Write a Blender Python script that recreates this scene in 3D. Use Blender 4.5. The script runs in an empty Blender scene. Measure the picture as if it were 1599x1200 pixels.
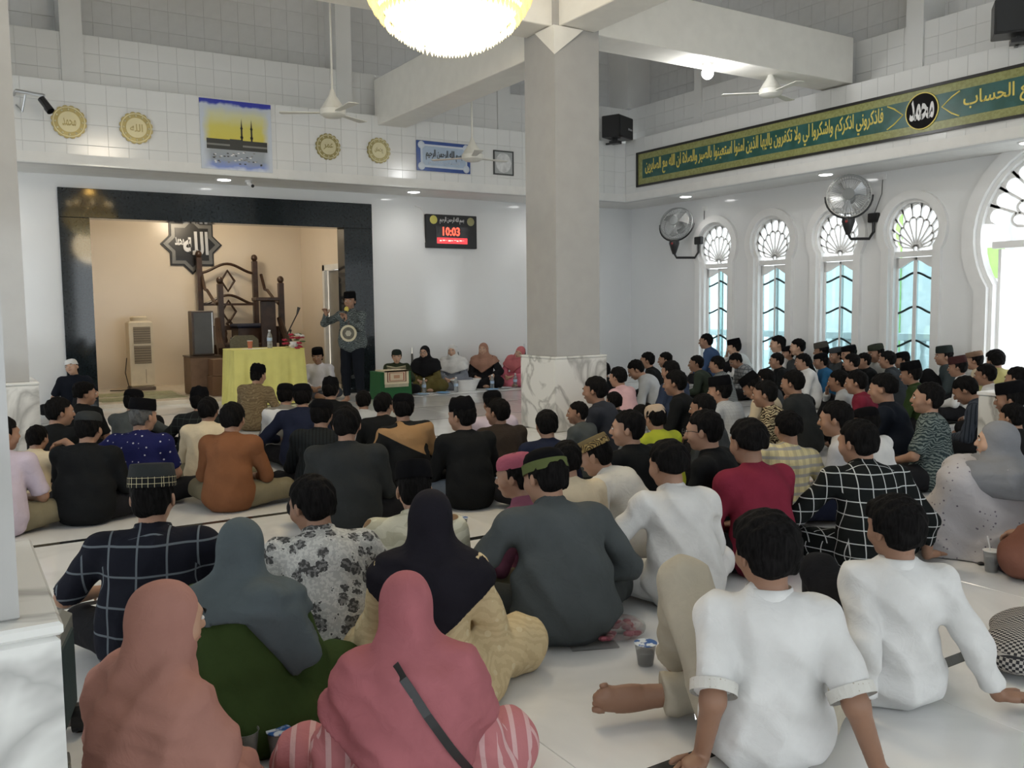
import bpy, math, random
import numpy as np
from mathutils import Vector, Matrix
random.seed(7); rng = np.random.default_rng(7)
scene = bpy.context.scene
COL = scene.collection
PI = math.pi
# ------------------------------------------------------------------ camera, sky, light, exposure
FPX, CXP, CYP, CAMH = 1400.0, 799.5, 600.0, 1.4
YAW, PIT, ROL = math.radians(32.2), math.radians(4.9), math.radians(0.66)
_f = np.array([math.sin(YAW)*math.cos(PIT), math.cos(YAW)*math.cos(PIT), -math.sin(PIT)])
_r0 = np.array([math.cos(YAW), -math.sin(YAW), 0.0]); _u0 = np.cross(_r0, _f)
_r = _r0*math.cos(ROL)-_u0*math.sin(ROL); _u = _u0*math.cos(ROL)+_r0*math.sin(ROL)
CAMP = np.array([0, 0, CAMH])
cd = bpy.data.cameras.new('camera'); cam = bpy.data.objects.new('camera', cd); COL.objects.link(cam)
cd.sensor_fit = 'HORIZONTAL'; cd.sensor_width = 36.0; cd.lens = FPX/1599.0*36.0; cd.clip_start = .05; cd.clip_end = 200
M = Matrix.Identity(4)
for i in range(3):
    M[i][0], M[i][1], M[i][2], M[i][3] = _r[i], _u[i], -_f[i], CAMP[i]
cam.matrix_world = M; scene.camera = cam
def ray(x, y): return _f+_r*(x-CXP)/FPX-_u*(y-CYP)/FPX
def onz(x, y, z=0.0): d = ray(x, y); return CAMP+d*(z-CAMH)/d[2]
def onY(x, y, Y): d = ray(x, y); return CAMP+d*Y/d[1]
def onX(x, y, X): d = ray(x, y); return CAMP+d*X/d[0]

scene.view_settings.view_transform = 'Standard'; scene.view_settings.look = 'None'
scene.view_settings.gamma = 1.0; scene.view_settings.use_curve_mapping = False
scene.view_settings.exposure = EXPOSURE = 0.17
w = bpy.data.worlds.new('overcast_sky'); scene.world = w; w.use_nodes = True
bg = w.node_tree.nodes['Background']; bg.inputs[0].default_value = (.90, .96, 1.0, 1); bg.inputs[1].default_value = 3.0
cy = scene.cycles; cy.max_bounces = 8; cy.diffuse_bounces = 3; cy.glossy_bounces = 3; cy.transmission_bounces = 5; cy.transparent_max_bounces = 8; cy.caustics_reflective = False; cy.caustics_refractive = False
# ------------------------------------------------------------------ materials
MATS = {}
def _new(name):
    m = bpy.data.materials.new(name); m.use_nodes = True
    nt = m.node_tree; return m, nt, nt.nodes['Principled BSDF']
def N(nt, t, **kw):
    n = nt.nodes.new(t)
    for k, v in kw.items():
        if k.startswith('i_'): n.inputs[int(k[2:])].default_value = v
        else: setattr(n, k, v)
    return n
def rgba(c): return (c[0], c[1], c[2], 1.0)
def srgb(r, g, b):
    f = lambda v: ((v/255+.055)/1.055)**2.4 if v > 10 else v/255/12.92
    return (f(r), f(g), f(b))
def coords(nt, scale=(1, 1, 1), which='Object'):
    tc = N(nt, 'ShaderNodeTexCoord'); mp = N(nt, 'ShaderNodeMapping'); mp.inputs['Scale'].default_value = scale
    nt.links.new(tc.outputs[which], mp.inputs[0]); return mp.outputs[0]
def ramp(nt, fac, stops, interp='LINEAR'):
    r = N(nt, 'ShaderNodeValToRGB'); r.color_ramp.interpolation = interp
    e = r.color_ramp.elements
    while len(e) < len(stops): e.new(.5)
    for el, (p, c) in zip(e, stops): el.position = p; el.color = rgba(c)
    nt.links.new(fac, r.inputs[0]); return r.outputs[0]
def math_(nt, op, a, b=None):
    n = N(nt, 'ShaderNodeMath', operation=op)
    for i, v in enumerate((a, b)):
        if v is None: continue
        if isinstance(v, (int, float)): n.inputs[i].default_value = v
        else: nt.links.new(v, n.inputs[i])
    return n.outputs[0]
def mixc(nt, fac, a, b):
    n = N(nt, 'ShaderNodeMix', data_type='RGBA')
    if isinstance(fac, (int, float)): n.inputs[0].default_value = fac
    else: nt.links.new(fac, n.inputs[0])
    for s, v in ((6, a), (7, b)):
        if isinstance(v, tuple): n.inputs[s].default_value = rgba(v)
        else: nt.links.new(v, n.inputs[s])
    return n.outputs[2]
def bump(nt, bs, h, strength=.3, dist=.01):
    b = N(nt, 'ShaderNodeBump'); b.inputs['Strength'].default_value = strength; b.inputs['Distance'].default_value = dist
    nt.links.new(h, b.inputs['Height']); nt.links.new(b.outputs[0], bs.inputs['Normal'])
def mat(name, color=(.8, .8, .8), rough=.5, metal=0.0, var=.06, vs=6.0, bmp=0.0, bs_=40.0, emit=None, es=0.0, trans=0.0, spec=.5, alpha=1.0, coat=0.0):
    """plain procedural material: base colour with a little noise variation and optional fine relief"""
    if name in MATS: return MATS[name]
    m, nt, b = _new(name); co = coords(nt)
    n = N(nt, 'ShaderNodeTexNoise'); n.inputs['Scale'].default_value = vs; n.inputs['Detail'].default_value = 3; nt.links.new(co, n.inputs[0])
    c1 = tuple(min(1, v*(1+var)) for v in color); c0 = tuple(v*(1-var) for v in color)
    nt.links.new(ramp(nt, n.outputs[0], [(.3, c0), (.7, c1)]), b.inputs['Base Color'])
    b.inputs['Roughness'].default_value = rough; b.inputs['Metallic'].default_value = metal
    b.inputs['Specular IOR Level'].default_value = spec; b.inputs['Transmission Weight'].default_value = trans
    b.inputs['Alpha'].default_value = alpha; b.inputs['Coat Weight'].default_value = coat
    if bmp:
        n2 = N(nt, 'ShaderNodeTexNoise'); n2.inputs['Scale'].default_value = bs_; nt.links.new(co, n2.inputs[0]); bump(nt, b, n2.outputs[0], bmp)
    if emit: m.cycles.emission_sampling = 'NONE'; b.inputs['Emission Color'].default_value = rgba(emit); b.inputs['Emission Strength'].default_value = es
    MATS[name] = m; return m
def marble(name, base, vein, rough=.12, sc=1.2, amt=.5):
    if name in MATS: return MATS[name]
    m, nt, b = _new(name); co = coords(nt, which='Object')
    n = N(nt, 'ShaderNodeTexNoise'); n.inputs['Scale'].default_value = sc; n.inputs['Detail'].default_value = 5; n.inputs['Distortion'].default_value = 1.2; nt.links.new(co, n.inputs[0])
    d = math_(nt, 'ABSOLUTE', math_(nt, 'SUBTRACT', n.outputs[0], .5))
    v = ramp(nt, d, [(0.0, tuple(a*(1-amt)+c*amt for a, c in zip(base, vein))), (.05, base), (1, base)])
    n2 = N(nt, 'ShaderNodeTexNoise'); n2.inputs['Scale'].default_value = sc*.7; nt.links.new(co, n2.inputs[0])
    c = mixc(nt, math_(nt, 'MULTIPLY', n2.outputs[0], .25), v, tuple(x*.88 for x in base))
    nt.links.new(c, b.inputs['Base Color']); b.inputs['Roughness'].default_value = rough
    MATS[name] = m; return m
# ------------------------------------------------------------------ mesh helpers
def new_mesh(name, V, Fc, mats=(), smooth=False, midx=None):
    me = bpy.data.meshes.new(name); me.from_pydata([tuple(v) for v in V], [], [tuple(f) for f in Fc])
    for m in mats: me.materials.append(m)
    if midx is not None: me.polygons.foreach_set('material_index', midx)
    if smooth: me.polygons.foreach_set('use_smooth', [True]*len(me.polygons))
    me.update(); return me
def arr_mesh(name, V, Q, mats=(), smooth=True, midx=None):
    """fast path: numpy verts, (n,4) quads (a triangle repeats its last index and is cleaned)"""
    me = bpy.data.meshes.new(name); nq = len(Q)
    me.vertices.add(len(V)); me.vertices.foreach_set('co', np.asarray(V, np.float32).ravel())
    me.loops.add(nq*4); me.loops.foreach_set('vertex_index', np.asarray(Q, np.int32).ravel())
    me.polygons.add(nq); me.polygons.foreach_set('loop_start', np.arange(nq, dtype=np.int32)*4)
    me.polygons.foreach_set('use_smooth', np.full(nq, smooth))
    for m in mats: me.materials.append(m)
    if midx is not None: me.polygons.foreach_set('material_index', np.asarray(midx, np.int32))
    me.update(calc_edges=True); me.validate(); return me
def link(name, me, parent=None, loc=None, rot=None):
    o = bpy.data.objects.new(name, me); COL.objects.link(o)
    if parent is not None: o.parent = parent
    if loc is not None: o.location = loc
    if rot is not None: o.rotation_euler = rot
    return o
def tag(o, label, cat, group=None, kind=None):
    if label: o['label'] = label
    if cat: o['category'] = cat
    if group: o['group'] = group
    if kind: o['kind'] = kind
    return o
def thing(name, label, cat, loc=(0, 0, 0), rz=0.0, group=None):
    o = bpy.data.objects.new(name, None); COL.objects.link(o); o.location = loc; o.rotation_euler = (0, 0, rz); o.empty_display_size = .05
    return tag(o, label, cat, group)
class MB:
    def __init__(s): s.V = []; s.F = []; s.smooth = False
    def add(s, V, F):
        b = len(s.V); s.V += [tuple(v) for v in V]; s.F += [tuple(i+b for i in f) for f in F]; return s
    def box(s, x0, x1, y0, y1, z0, z1, bev=0.0):
        if bev <= 0:
            V = [(x, y, z) for z in (z0, z1) for y in (y0, y1) for x in (x0, x1)]
            return s.add(V, [(0, 2, 3, 1), (4, 5, 7, 6), (0, 1, 5, 4), (1, 3, 7, 5), (3, 2, 6, 7), (2, 0, 4, 6)])
        b = min(bev, (x1-x0)*.49, (y1-y0)*.49, (z1-z0)*.49); V = []; idx = {}
        for k, (z, ins) in enumerate(((z0, b), (z0+b, 0), (z1-b, 0), (z1, b))):
            for i, (x, y) in enumerate(((x0+ins, y0+ins), (x1-ins, y0+ins), (x1-ins, y1-ins), (x0+ins, y1-ins))): V.append((x, y, z))
        F = [(3, 2, 1, 0), (12, 13, 14, 15)]
        for k in range(3):
            for i in range(4): j = (i+1) % 4; F.append((k*4+i, k*4+j, k*4+4+j, k*4+4+i))
        return s.add(V, F)
    def tube(s, pts, r, n=8, cap=True, closed=False):
        pts = [np.array(p, float) for p in pts]; m = len(pts); rs = r if hasattr(r, '__len__') else [r]*m; V = []; prev = None
        for i, p in enumerate(pts):
            if closed: t = pts[(i+1) % m]-pts[i-1]
            else: t = pts[min(i+1, m-1)]-pts[max(i-1, 0)]
            t = t/(np.linalg.norm(t)+1e-9)
            if prev is None:
                a = np.array([0, 0, 1.]) if abs(t[2]) < .9 else np.array([1., 0, 0])
                u = np.cross(t, a)
            else: u = prev-t*np.dot(prev, t)
            u /= np.linalg.norm(u)+1e-9; prev = u; v = np.cross(t, u)
            for k in range(n): a = 2*PI*k/n; V.append(p+rs[i]*(u*math.cos(a)+v*math.sin(a)))
        F = []
        for i in range(m if closed else m-1):
            j = (i+1) % m
            for k in range(n): l = (k+1) % n; F.append((i*n+k, i*n+l, j*n+l, j*n+k))
        if cap and not closed: F += [tuple(range(n-1, -1, -1)), tuple(range((m-1)*n, m*n))]
        return s.add(V, F)
    def lathe(s, prof, n=24, c=(0, 0, 0), sx=1.0, sy=1.0):
        V = []; F = []
        for (r, z) in prof:
            for k in range(n): a = 2*PI*k/n; V.append((c[0]+r*sx*math.cos(a), c[1]+r*sy*math.sin(a), c[2]+z))
        for i in range(len(prof)-1):
            for k in range(n): l = (k+1) % n; F.append((i*n+k, i*n+l, (i+1)*n+l, (i+1)*n+k))
        F += [tuple(range(n-1, -1, -1)), tuple(range((len(prof)-1)*n, len(prof)*n))]
        return s.add(V, F)
    def prism(s, poly, h0, h1, ax='z'):
        n = len(poly)
        f = {'z': lambda a, b, h: (a, b, h), 'y': lambda a, b, h: (a, h, b), 'x': lambda a, b, h: (h, a, b)}[ax]
        V = [f(a, b, h0) for a, b in poly]+[f(a, b, h1) for a, b in poly]
        F = [tuple(range(n-1, -1, -1)), tuple(range(n, 2*n))]+[(i, (i+1) % n, n+(i+1) % n, n+i) for i in range(n)]
        return s.add(V, F)
    def ball(s, c, r, n=12, m=8):
        r = r if hasattr(r, '__len__') else (r, r, r)
        prof = [(math.sin(PI*(i+.02)/(m+.04)), -math.cos(PI*(i+.02)/(m+.04))) for i in range(m+1)]
        V = []; F = []
        for (q, z) in prof:
            for k in range(n): a = 2*PI*k/n; V.append((c[0]+q*r[0]*math.cos(a), c[1]+q*r[1]*math.sin(a), c[2]+z*r[2]))
        for i in range(m):
            for k in range(n): l = (k+1) % n; F.append((i*n+k, i*n+l, (i+1)*n+l, (i+1)*n+k))
        F += [tuple(range(n-1, -1, -1)), tuple(range(m*n, m*n+n))]
        return s.add(V, F)
    def xf(s, Mx):
        s.V = [tuple(Mx @ Vector(v)) for v in s.V]; return s
    def build(s, name, m, parent=None, loc=None, rot=None, smooth=None):
        me = new_mesh(name, s.V, s.F, [m] if m else [], smooth=s.smooth if smooth is None else smooth)
        o = link(name, me, parent, loc, rot)
        if (s.smooth if smooth is None else smooth): me.set_sharp_from_angle(angle=math.radians(38))
        return o
def part(name, m, parent, fn, smooth=False, **kw):
    b = MB(); fn(b); return b.build(name, m, parent, smooth=smooth, **kw)
def struct(name, m, fn, parent=None, smooth=False):
    b = MB(); fn(b); o = b.build(name, m, parent, smooth=smooth)
    if parent is None: o['kind'] = 'structure'
    return o
# Arabic text: joining forms in visual order, so that the lettering reads as written
_AR = {}
for c, b, k in ((0x622, 0xFE81, 2), (0x623, 0xFE83, 2), (0x625, 0xFE87, 2), (0x626, 0xFE89, 4), (0x627, 0xFE8D, 2), (0x628, 0xFE8F, 4), (0x629, 0xFE93, 2), (0x62A, 0xFE95, 4), (0x62C, 0xFE9D, 4), (0x62D, 0xFEA1, 4), (0x62E, 0xFEA5, 4), (0x62F, 0xFEA9, 2), (0x630, 0xFEAB, 2), (0x631, 0xFEAD, 2), (0x632, 0xFEAF, 2), (0x633, 0xFEB1, 4), (0x634, 0xFEB5, 4), (0x635, 0xFEB9, 4), (0x636, 0xFEBD, 4), (0x637, 0xFEC1, 4), (0x639, 0xFEC9, 4), (0x63A, 0xFECD, 4), (0x641, 0xFED1, 4), (0x642, 0xFED5, 4), (0x643, 0xFED9, 4), (0x644, 0xFEDD, 4), (0x645, 0xFEE1, 4), (0x646, 0xFEE5, 4), (0x647, 0xFEE9, 4), (0x648, 0xFEED, 2), (0x649, 0xFEEF, 2), (0x64A, 0xFEF1, 4)): _AR[c] = (b, k)
def shape_ar(s):
    s = s.replace('لا', '\ue001'); cs = list(s); out = []
    def dual(ch): return ord(ch) in _AR and _AR[ord(ch)][1] == 4
    def joins(ch): return ord(ch) in _AR or ch == '\ue001'
    for i, ch in enumerate(cs):
        p = i > 0 and dual(cs[i-1]); n = i+1 < len(cs) and joins(cs[i+1])
        if ch == '\ue001': out.append(chr(0xFEFC if p else 0xFEFB)); continue
        if ord(ch) not in _AR: out.append(ch); continue
        b, k = _AR[ord(ch)]; n = n and k == 4
        out.append(chr(b+(3 if p and n else 2 if n else 1 if p else 0)))
    return ''.join(reversed(out))
_TXT = {}
def text_raw(body, bold):
    c = bpy.data.curves.new('lettering', 'FONT'); c.body = body; c.resolution_u = 2; c.extrude = .01; c.offset = bold
    o = bpy.data.objects.new('lettering', c); COL.objects.link(o)
    dg = bpy.context.evaluated_depsgraph_get(); me = bpy.data.meshes.new_from_object(o.evaluated_get(dg))
    bpy.data.objects.remove(o); bpy.data.curves.remove(c); _TXT[(body, bold)] = me; return me
def text_mesh(body, h, w=None, depth=.006, bold=0.0):
    """lettering mesh in the XZ plane facing -Y, centred, scaled to height h (and width w)"""
    me = _TXT[(body, bold)].copy() if (body, bold) in _TXT else text_raw(body, bold).copy()
    n = len(me.vertices); a = np.empty(n*3, np.float32); me.vertices.foreach_get('co', a); a = a.reshape(-1, 3)
    lo, hi = a.min(0), a.max(0); sz = hi-lo; s = h/sz[1]; sx = s if w is None else w/sz[0]
    b = np.zeros_like(a); b[:, 0] = (a[:, 0]-(lo[0]+hi[0])/2)*sx; b[:, 2] = (a[:, 1]-(lo[1]+hi[1])/2)*s; b[:, 1] = -(a[:, 2]-lo[2])/(sz[2]+1e-9)*depth
    me.vertices.foreach_set('co', b.ravel()); me.update(); me.materials.clear(); return me
def lettering(name, body, h, m, parent, loc, rz=0.0, w=None, depth=.006, bold=0.0):
    me = text_mesh(body, h, w, depth, bold); me.materials.append(m)
    return link(name, me, parent, loc, (0, 0, rz))
for _b, _k in (('محمد', .01), ('الله', .01), ('عمر', .01), ('عثمان', .01), ('بسم الله الرحمن الرحيم', .008), ('السلام عليكم', 0.0), ('محمد', .03), ('ان الله سريع الحساب', .014), ('بسم الله الرحمن الرحيم', 0.0), ('الله', .03), ('محمد', .02),
    ('فاذكروني اذكركم واشكروا لي ولا تكفرون ياايها الذين امنوا استعينوا بالصبر والصلاة ان الله مع الصابرين', .014)): text_raw(shape_ar(_b), _k)
for _b, _k in (('10:03', .02), ('BS Audio', 0.0)): text_raw(_b, _k)
# ------------------------------------------------------------------ the hall
YW, XW, YF, XF, YU, XU = 14.1, 11.75, 13.0, 10.7, 13.4, 11.1
ZS, ZF, ZT, ZC = 3.32, 4.36, 5.08, 6.6
white_tile = mat('white_glazed_tile', (.79, .795, .78), .16, var=.03, vs=1.5)
grout = mat('pale_grout', (.68, .68, .67), .7)
wall_white = mat('polished_white_wall_tile', (.80, .81, .81), .10, var=.02, vs=.8)
paint = mat('off_white_paint', (.78, .775, .75), .45, var=.03)
cream = mat('cream_wall_tile', (.80, .70, .57), .22, var=.03, vs=1.0)
black_gran = mat('black_granite', (.012, .017, .02), .06, var=.3, vs=40)
col_tile = mat('beige_grey_column_tile', (.40, .395, .38), .13, var=.03)
floor_m = marble('white_floor_marble', (.80, .80, .79), (.55, .56, .56), .09, .55, .35)
base_m = marble('veined_marble', (.74, .74, .71), (.26, .255, .245), .2, 1.5, .75)
strip_m = mat('black_floor_strip', (.02, .022, .024), .12)
line_m = mat('dark_joint', (.12, .12, .12), .6)
grey_panel = mat('grey_clerestory_tile', (.70, .71, .71), .2, var=.04)

# floor of polished slabs between the black prayer-row strips, each slab its own part
fl = struct('floor', grout, lambda b: b.box(-5.2, XW, -4.8, YW+.0, -.16, -.012)); 
ROW0, ROW = 1.97, 1.345
strips = [ROW0+ROW*k for k in range(-5, 9)]
def slab_mesh(w_, d_): b = MB(); b.box(0, w_, 0, d_, -.012, 0, .0015); return new_mesh('floor_slab', b.V, b.F, [floor_m])
SX = 1.35; ns = 0
ys = [-4.8]+strips+[YW]
for i in range(len(ys)-1):
    y0 = ys[i]+(.03 if i else 0); y1 = ys[i+1]-(.03 if i+2 < len(ys) else 0)
    if y1-y0 < .2: continue
    me = slab_mesh(SX-.002, y1-y0)
    nx = int((XW+5.2)/SX)+1
    for k in range(nx):
        x0 = -5.2+SX*k
        if x0+SX > XW+.01: me2 = slab_mesh(XW-x0-.001, y1-y0); link('floor_slab', me2, fl, (x0, y0, 0))
        else: link('floor_slab', me, fl, (x0, y0, 0))
b = MB(); b.box(-5.2, XW, -.03, .03, -.012, 0.0006); sm = new_mesh('row_strip', b.V, b.F, [strip_m])
bb = MB(); bb.box(-5.2, XW, -.012, .012, -.012, 0.0006); sm2 = new_mesh('row_strip', bb.V, bb.F, [line_m])
for y in strips: link('row_strip', sm if y < 7 else sm2, fl, (0, y, 0))

def tiles(parent, m, n_u, n_v, su, sv, place, gap=.003, th=.008):
    """individual glazed tiles proud of their grouted wall"""
    b = MB(); b.box(gap/2, su-gap/2, -th, 0, gap/2, sv-gap/2, .003); me = new_mesh('tile', b.V, b.F, [m])
    k = 0
    for i in range(n_u):
        for j in range(n_v):
            if k >= 300: break
            o = link('tile', me, parent); place(o, i*su, j*sv); k += 1
TX = (13.0+4.2)/1
def pl_front(x0, y, z0): return lambda o, u, v: setattr(o, 'matrix_local', Matrix.Translation((x0+u, y, z0+v)))
RZ90 = Matrix.Rotation(-PI/2, 4, 'Z')
def pl_right(yf, x, z0): return lambda o, u, v: setattr(o, 'matrix_local', Matrix.Translation((x, yf-u, z0+v)) @ RZ90)
# front wall, with the mihrab opening framed in black granite
XL = -5.2
fw = struct('wall_front', wall_white, lambda b: (b.box(XL, 1.43, YW, YW+.2, 0, ZS), b.box(6.11, XW+.2, YW, YW+.2, 0, ZS), b.box(1.43, 6.11, YW, YW+.2, 3.13, ZS)))
fr = struct('trim_mihrab', black_gran, lambda b: (b.box(1.42, 1.81, YW-.05, YW+.25, .0, 2.73, .006), b.box(5.62, 6.12, YW-.05, YW+.25, .0, 2.73, .006), b.box(1.42, 6.12, YW-.051, YW+.25, 2.73, 3.14, .006)))
# mihrab niche
MB_Y = 17.0
mz = .06
struct('floor_mihrab', mat('cream_floor_tile', (.78, .70, .58), .2), lambda b: (b.box(1.2, 6.3, YW-.02, MB_Y+.2, -.1, mz, .004)))
struct('wall_mihrab_back', cream, lambda b: b.box(1.2, 6.3, MB_Y, MB_Y+.15, 0, 3.6))
struct('wall_mihrab_left', cream, lambda b: b.box(1.3, 1.5, YW+.25, MB_Y, 0, 3.6))
struct('wall_mihrab_right', cream, lambda b: (b.box(5.9, 6.1, 15.75, MB_Y, 0, 3.6), b.box(5.9, 6.1, YW+.25, 15.75, 2.15, 3.6), b.box(5.9, 6.1, YW+.25, 14.75, 0, 2.15)))
struct('ceiling_mihrab', paint, lambda b: b.box(1.2, 6.3, YW+.2, MB_Y+.1, 3.3, 3.4))
d1 = struct('door_1', mat('taupe_door_panel', (.23, .21, .18), .4), lambda b: b.box(5.96, 6.0, 14.8, 15.7, mz, 2.1))
part('door_frame', mat('white_door_frame', (.8, .8, .78), .4), d1, lambda b: (b.box(5.87, 5.93, 15.68, 15.78, mz, 2.2), b.box(5.87, 5.93, 14.7, 15.78, 2.1, 2.2), b.box(5.87, 5.93, 14.7, 14.8, mz, 2.2)))
# right wall with four arched windows and a wide arched door
WIN = [11.76, 10.47, 9.17, 7.88]; WR, WSP = .43, 2.44          # arch centre height and clear radius
DOOR_C, DR, DSP = 5.75, 1.2, 2.25
def arch(cy, r, zc, hw, z0, n=24):
    a0 = math.asin(max(-1, min(1, (zc-z0)/r))) if False else 0
    # horseshoe: circle about zc kept down to where it meets the jamb half width hw
    ang = math.acos(hw/r)
    pts = [(cy-hw, z0)]
    for i in range(n+1):
        a = -ang+(PI+2*ang)*i/n
        pts.append((cy-r*math.cos(a), zc+r*math.sin(a)))
    pts.append((cy+hw, z0)); return pts
def wall_with_holes(b, x0, x1, y0, y1, z0, z1, holes):
    """solid wall slab along Y with vertical cut-outs given as outlines (list of (y,z)), built as strips"""
    holes = sorted(holes, key=lambda h: min(p[0] for p in h)); cur = y0
    for h in holes:
        ymin, ymax = min(p[0] for p in h), max(p[0] for p in h)
        b.box(x0, x1, cur, ymin, z0, z1)
        K = 36; ed = [ymin+(ymax-ymin)*(.5-.5*math.cos(PI*i/K)) for i in range(K+1)]
        def span(y):
            zs = []
            for i in range(len(h)):
                (ya, za), (yb, zb) = h[i], h[(i+1) % len(h)]
                if (ya-y)*(yb-y) <= 0 and abs(ya-yb) > 1e-9: zs.append(za+(zb-za)*(y-ya)/(yb-ya))
            return (min(zs), max(zs)) if zs else None
        for i in range(K):
            ya, yb = ed[i], ed[i+1]; sa, sb = span(ya+1e-5), span(yb-1e-5)
            if not sa or not sb: continue
            for (za, zb, bot) in ((sa[1], sb[1], False), (sa[0], sb[0], True)):
                if bot:
                    if max(za, zb) <= z0+.001: continue
                    q = [(ya, z0), (yb, z0), (yb, zb), (ya, za)]
                else: q = [(ya, za), (yb, zb), (yb, z1), (ya, z1)]
                b.prism(q, x0, x1, 'x')
        cur = ymax
    b.box(x0, x1, cur, y1, z0, z1)
holes = [arch(c, WR, WSP, .345, 0.0) for c in WIN]+[arch(DOOR_C, DR, DSP, 1.0, 0.0)]
struct('wall_right', wall_white, lambda b: wall_with_holes(b, XW, XW+.22, -4.8, YW+.2, 0, ZS, holes))
def ring_outline(c, r, zc, hw, wd):
    o = arch(c, r+wd, zc, hw+wd, 0.0, 32); i = arch(c, r, zc, hw, 0.0, 32); return o, i
def ring(b, o, i, x0, x1):
    n = len(o)
    V = [(x, p[0], p[1]) for x in (x0, x1) for pp in (o, i) for p in pp]
    F = []
    for k in range(n-1):
        F += [(k, k+1, n+k+1, n+k), (2*n+k, 3*n+k, 3*n+k+1, 2*n+k+1), (k, 2*n+k, 2*n+k+1, k+1), (n+k, n+k+1, 3*n+k+1, 3*n+k)]
    F += [(0, n, 3*n, 2*n), (n-1, 3*n-1, 4*n-1, 2*n-1)]
    b.add(V, F)
win_paint = mat('white_window_paint', (.82, .82, .81), .3, var=.02)
def glass_mat():
    m, nt, b = _new('teal_tinted_glass'); out = nt.nodes['Material Output']
    co = coords(nt); n = N(nt, 'ShaderNodeTexNoise'); n.inputs['Scale'].default_value = 3; nt.links.new(co, n.inputs[0])
    tr = N(nt, 'ShaderNodeBsdfTransparent'); gl = N(nt, 'ShaderNodeBsdfGlossy'); gl.inputs['Roughness'].default_value = .04; gl.inputs[0].default_value = (.7, .9, .95, 1)
    nt.links.new(ramp(nt, n.outputs[0], [(.2, (.70, .86, .89)), (.8, (.76, .90, .92))]), tr.inputs[0])
    mx = N(nt, 'ShaderNodeMixShader'); mx.inputs[0].default_value = .16
    nt.links.new(tr.outputs[0], mx.inputs[1]); nt.links.new(gl.outputs[0], mx.inputs[2]); nt.links.new(mx.outputs[0], out.inputs[0]); return m
glass = glass_mat(); wave_m = mat('dark_green_wavy_bar', (.012, .03, .03), .35)
def bar2d(b, p, q, wd, x0, x1):
    d = np.array(q)-np.array(p); d = d/np.linalg.norm(d); nrm = np.array([-d[1], d[0]])*wd/2
    P = [np.array(p)+nrm, np.array(p)-nrm, np.array(q)-nrm, np.array(q)+nrm]; b.prism([tuple(v) for v in P], x0, x1, 'x')
def polybar(b, pts, wd, x0, x1):
    for i in range(len(pts)-1): bar2d(b, pts[i], pts[i+1], wd, x0, x1)
def fan_tracery(root, c, zc, r, zb, n_in, n_out, bw, hub, x0, x1):
    """shell-like fan of petals in the arch head above the transom"""
    cen = np.array([c, zb+hub*.9])
    a_lo = math.radians(8)
    def edge(a):        # distance from the fan centre to the clear circle along angle a
        d = np.array([math.cos(a), math.sin(a)]); o = cen-np.array([c, zc]); bq = o@d; return -bq+math.sqrt(max(0, bq*bq-(o@o-r*r)))
    part('tracery_hub', win_paint, root, lambda b: polybar(b, [tuple(cen+hub*np.array([math.cos(t), math.sin(t)*1.25])) for t in np.linspace(-.6, PI+.6, 11)], bw, x0, x1))
    A = np.linspace(a_lo, PI-a_lo, n_in+1)
    for a in A:
        d = np.array([math.cos(a), math.sin(a)]); R = edge(a)
        part('tracery_ray', win_paint, root, lambda b: bar2d(b, tuple(cen+d*hub*1.1), tuple(cen+d*R*.62), bw, x0, x1))
    for i in range(n_in):
        t = np.linspace(A[i], A[i+1], 6); mid = .5*(A[i]+A[i+1]); hw_ = (A[i+1]-A[i])/2
        pts = [tuple(cen+np.array([math.cos(s), math.sin(s)])*edge(s)*(.62+.07*math.sqrt(max(0, 1-((s-mid)/hw_)**2)))) for s in t]
        part('tracery_scallop', win_paint, root, lambda b: polybar(b, pts, bw, x0, x1))
    B = np.linspace(a_lo, PI-a_lo, n_out+1)
    for a in B[1:-1]:
        d = np.array([math.cos(a), math.sin(a)]); R = edge(a)
        part('tracery_ray', win_paint, root, lambda b: bar2d(b, tuple(cen+d*R*.66), tuple(cen+d*R*1.0), bw, x0, x1))
    for i in range(n_out):
        t = np.linspace(B[i], B[i+1], 7); mid = .5*(B[i]+B[i+1]); hw_ = (B[i+1]-B[i])/2; V = []
        lo = [tuple(cen+np.array([math.cos(s), math.sin(s)])*edge(s)*(.86+.09*math.sqrt(max(0, 1-((s-mid)/hw_)**2)))) for s in t]
        up = [tuple(cen+np.array([math.cos(s), math.sin(s)])*edge(s)*1.02) for s in t]
        part('tracery_spandrel', win_paint, root, lambda b: [b.prism([lo[j], lo[j+1], up[j+1], up[j]], x0, x1, 'x') for j in range(6)])
def leaf(root, name, hinge_y, wd, z0, z1, sgn, ang):
    """glazed door leaf with an arched head, wavy dark bars and a stile each side; local y from hinge"""
    L = part(name, win_paint, root, lambda b: (b.box(-.02, .02, 0, .035, z0, z1), b.box(-.02, .02, wd-.03, wd, z0, z1), b.box(-.02, .02, 0, wd, z0, z0+.12),
        [b.prism([(wd*i/10, z1-.16+.12*math.sin(PI/2*i/10)**2), (wd*(i+1)/10, z1-.16+.12*math.sin(PI/2*(i+1)/10)**2), (wd*(i+1)/10, z1), (wd*i/10, z1)], -.02, .02, 'x') for i in range(10)]))
    part('pane', glass, L, lambda b: b.box(-.003, .003, .02, wd-.02, z0+.08, z1-.05))
    for k in range(4):
        zz = z0+.28+k*(z1-z0-.55)/3
        pts = [(wd*i/12, zz+.05*math.sin(PI*(i/12-.5))) for i in range(13)]
        part('wavy_bar', wave_m, L, lambda b: polybar(b, pts, .028, -.012, .012))
    L.location = (0, hinge_y, 0); L.rotation_euler = (0, 0, ang)
    if sgn < 0: L.scale = (1, -1, 1)
    return L
XG = XW+.10
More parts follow.
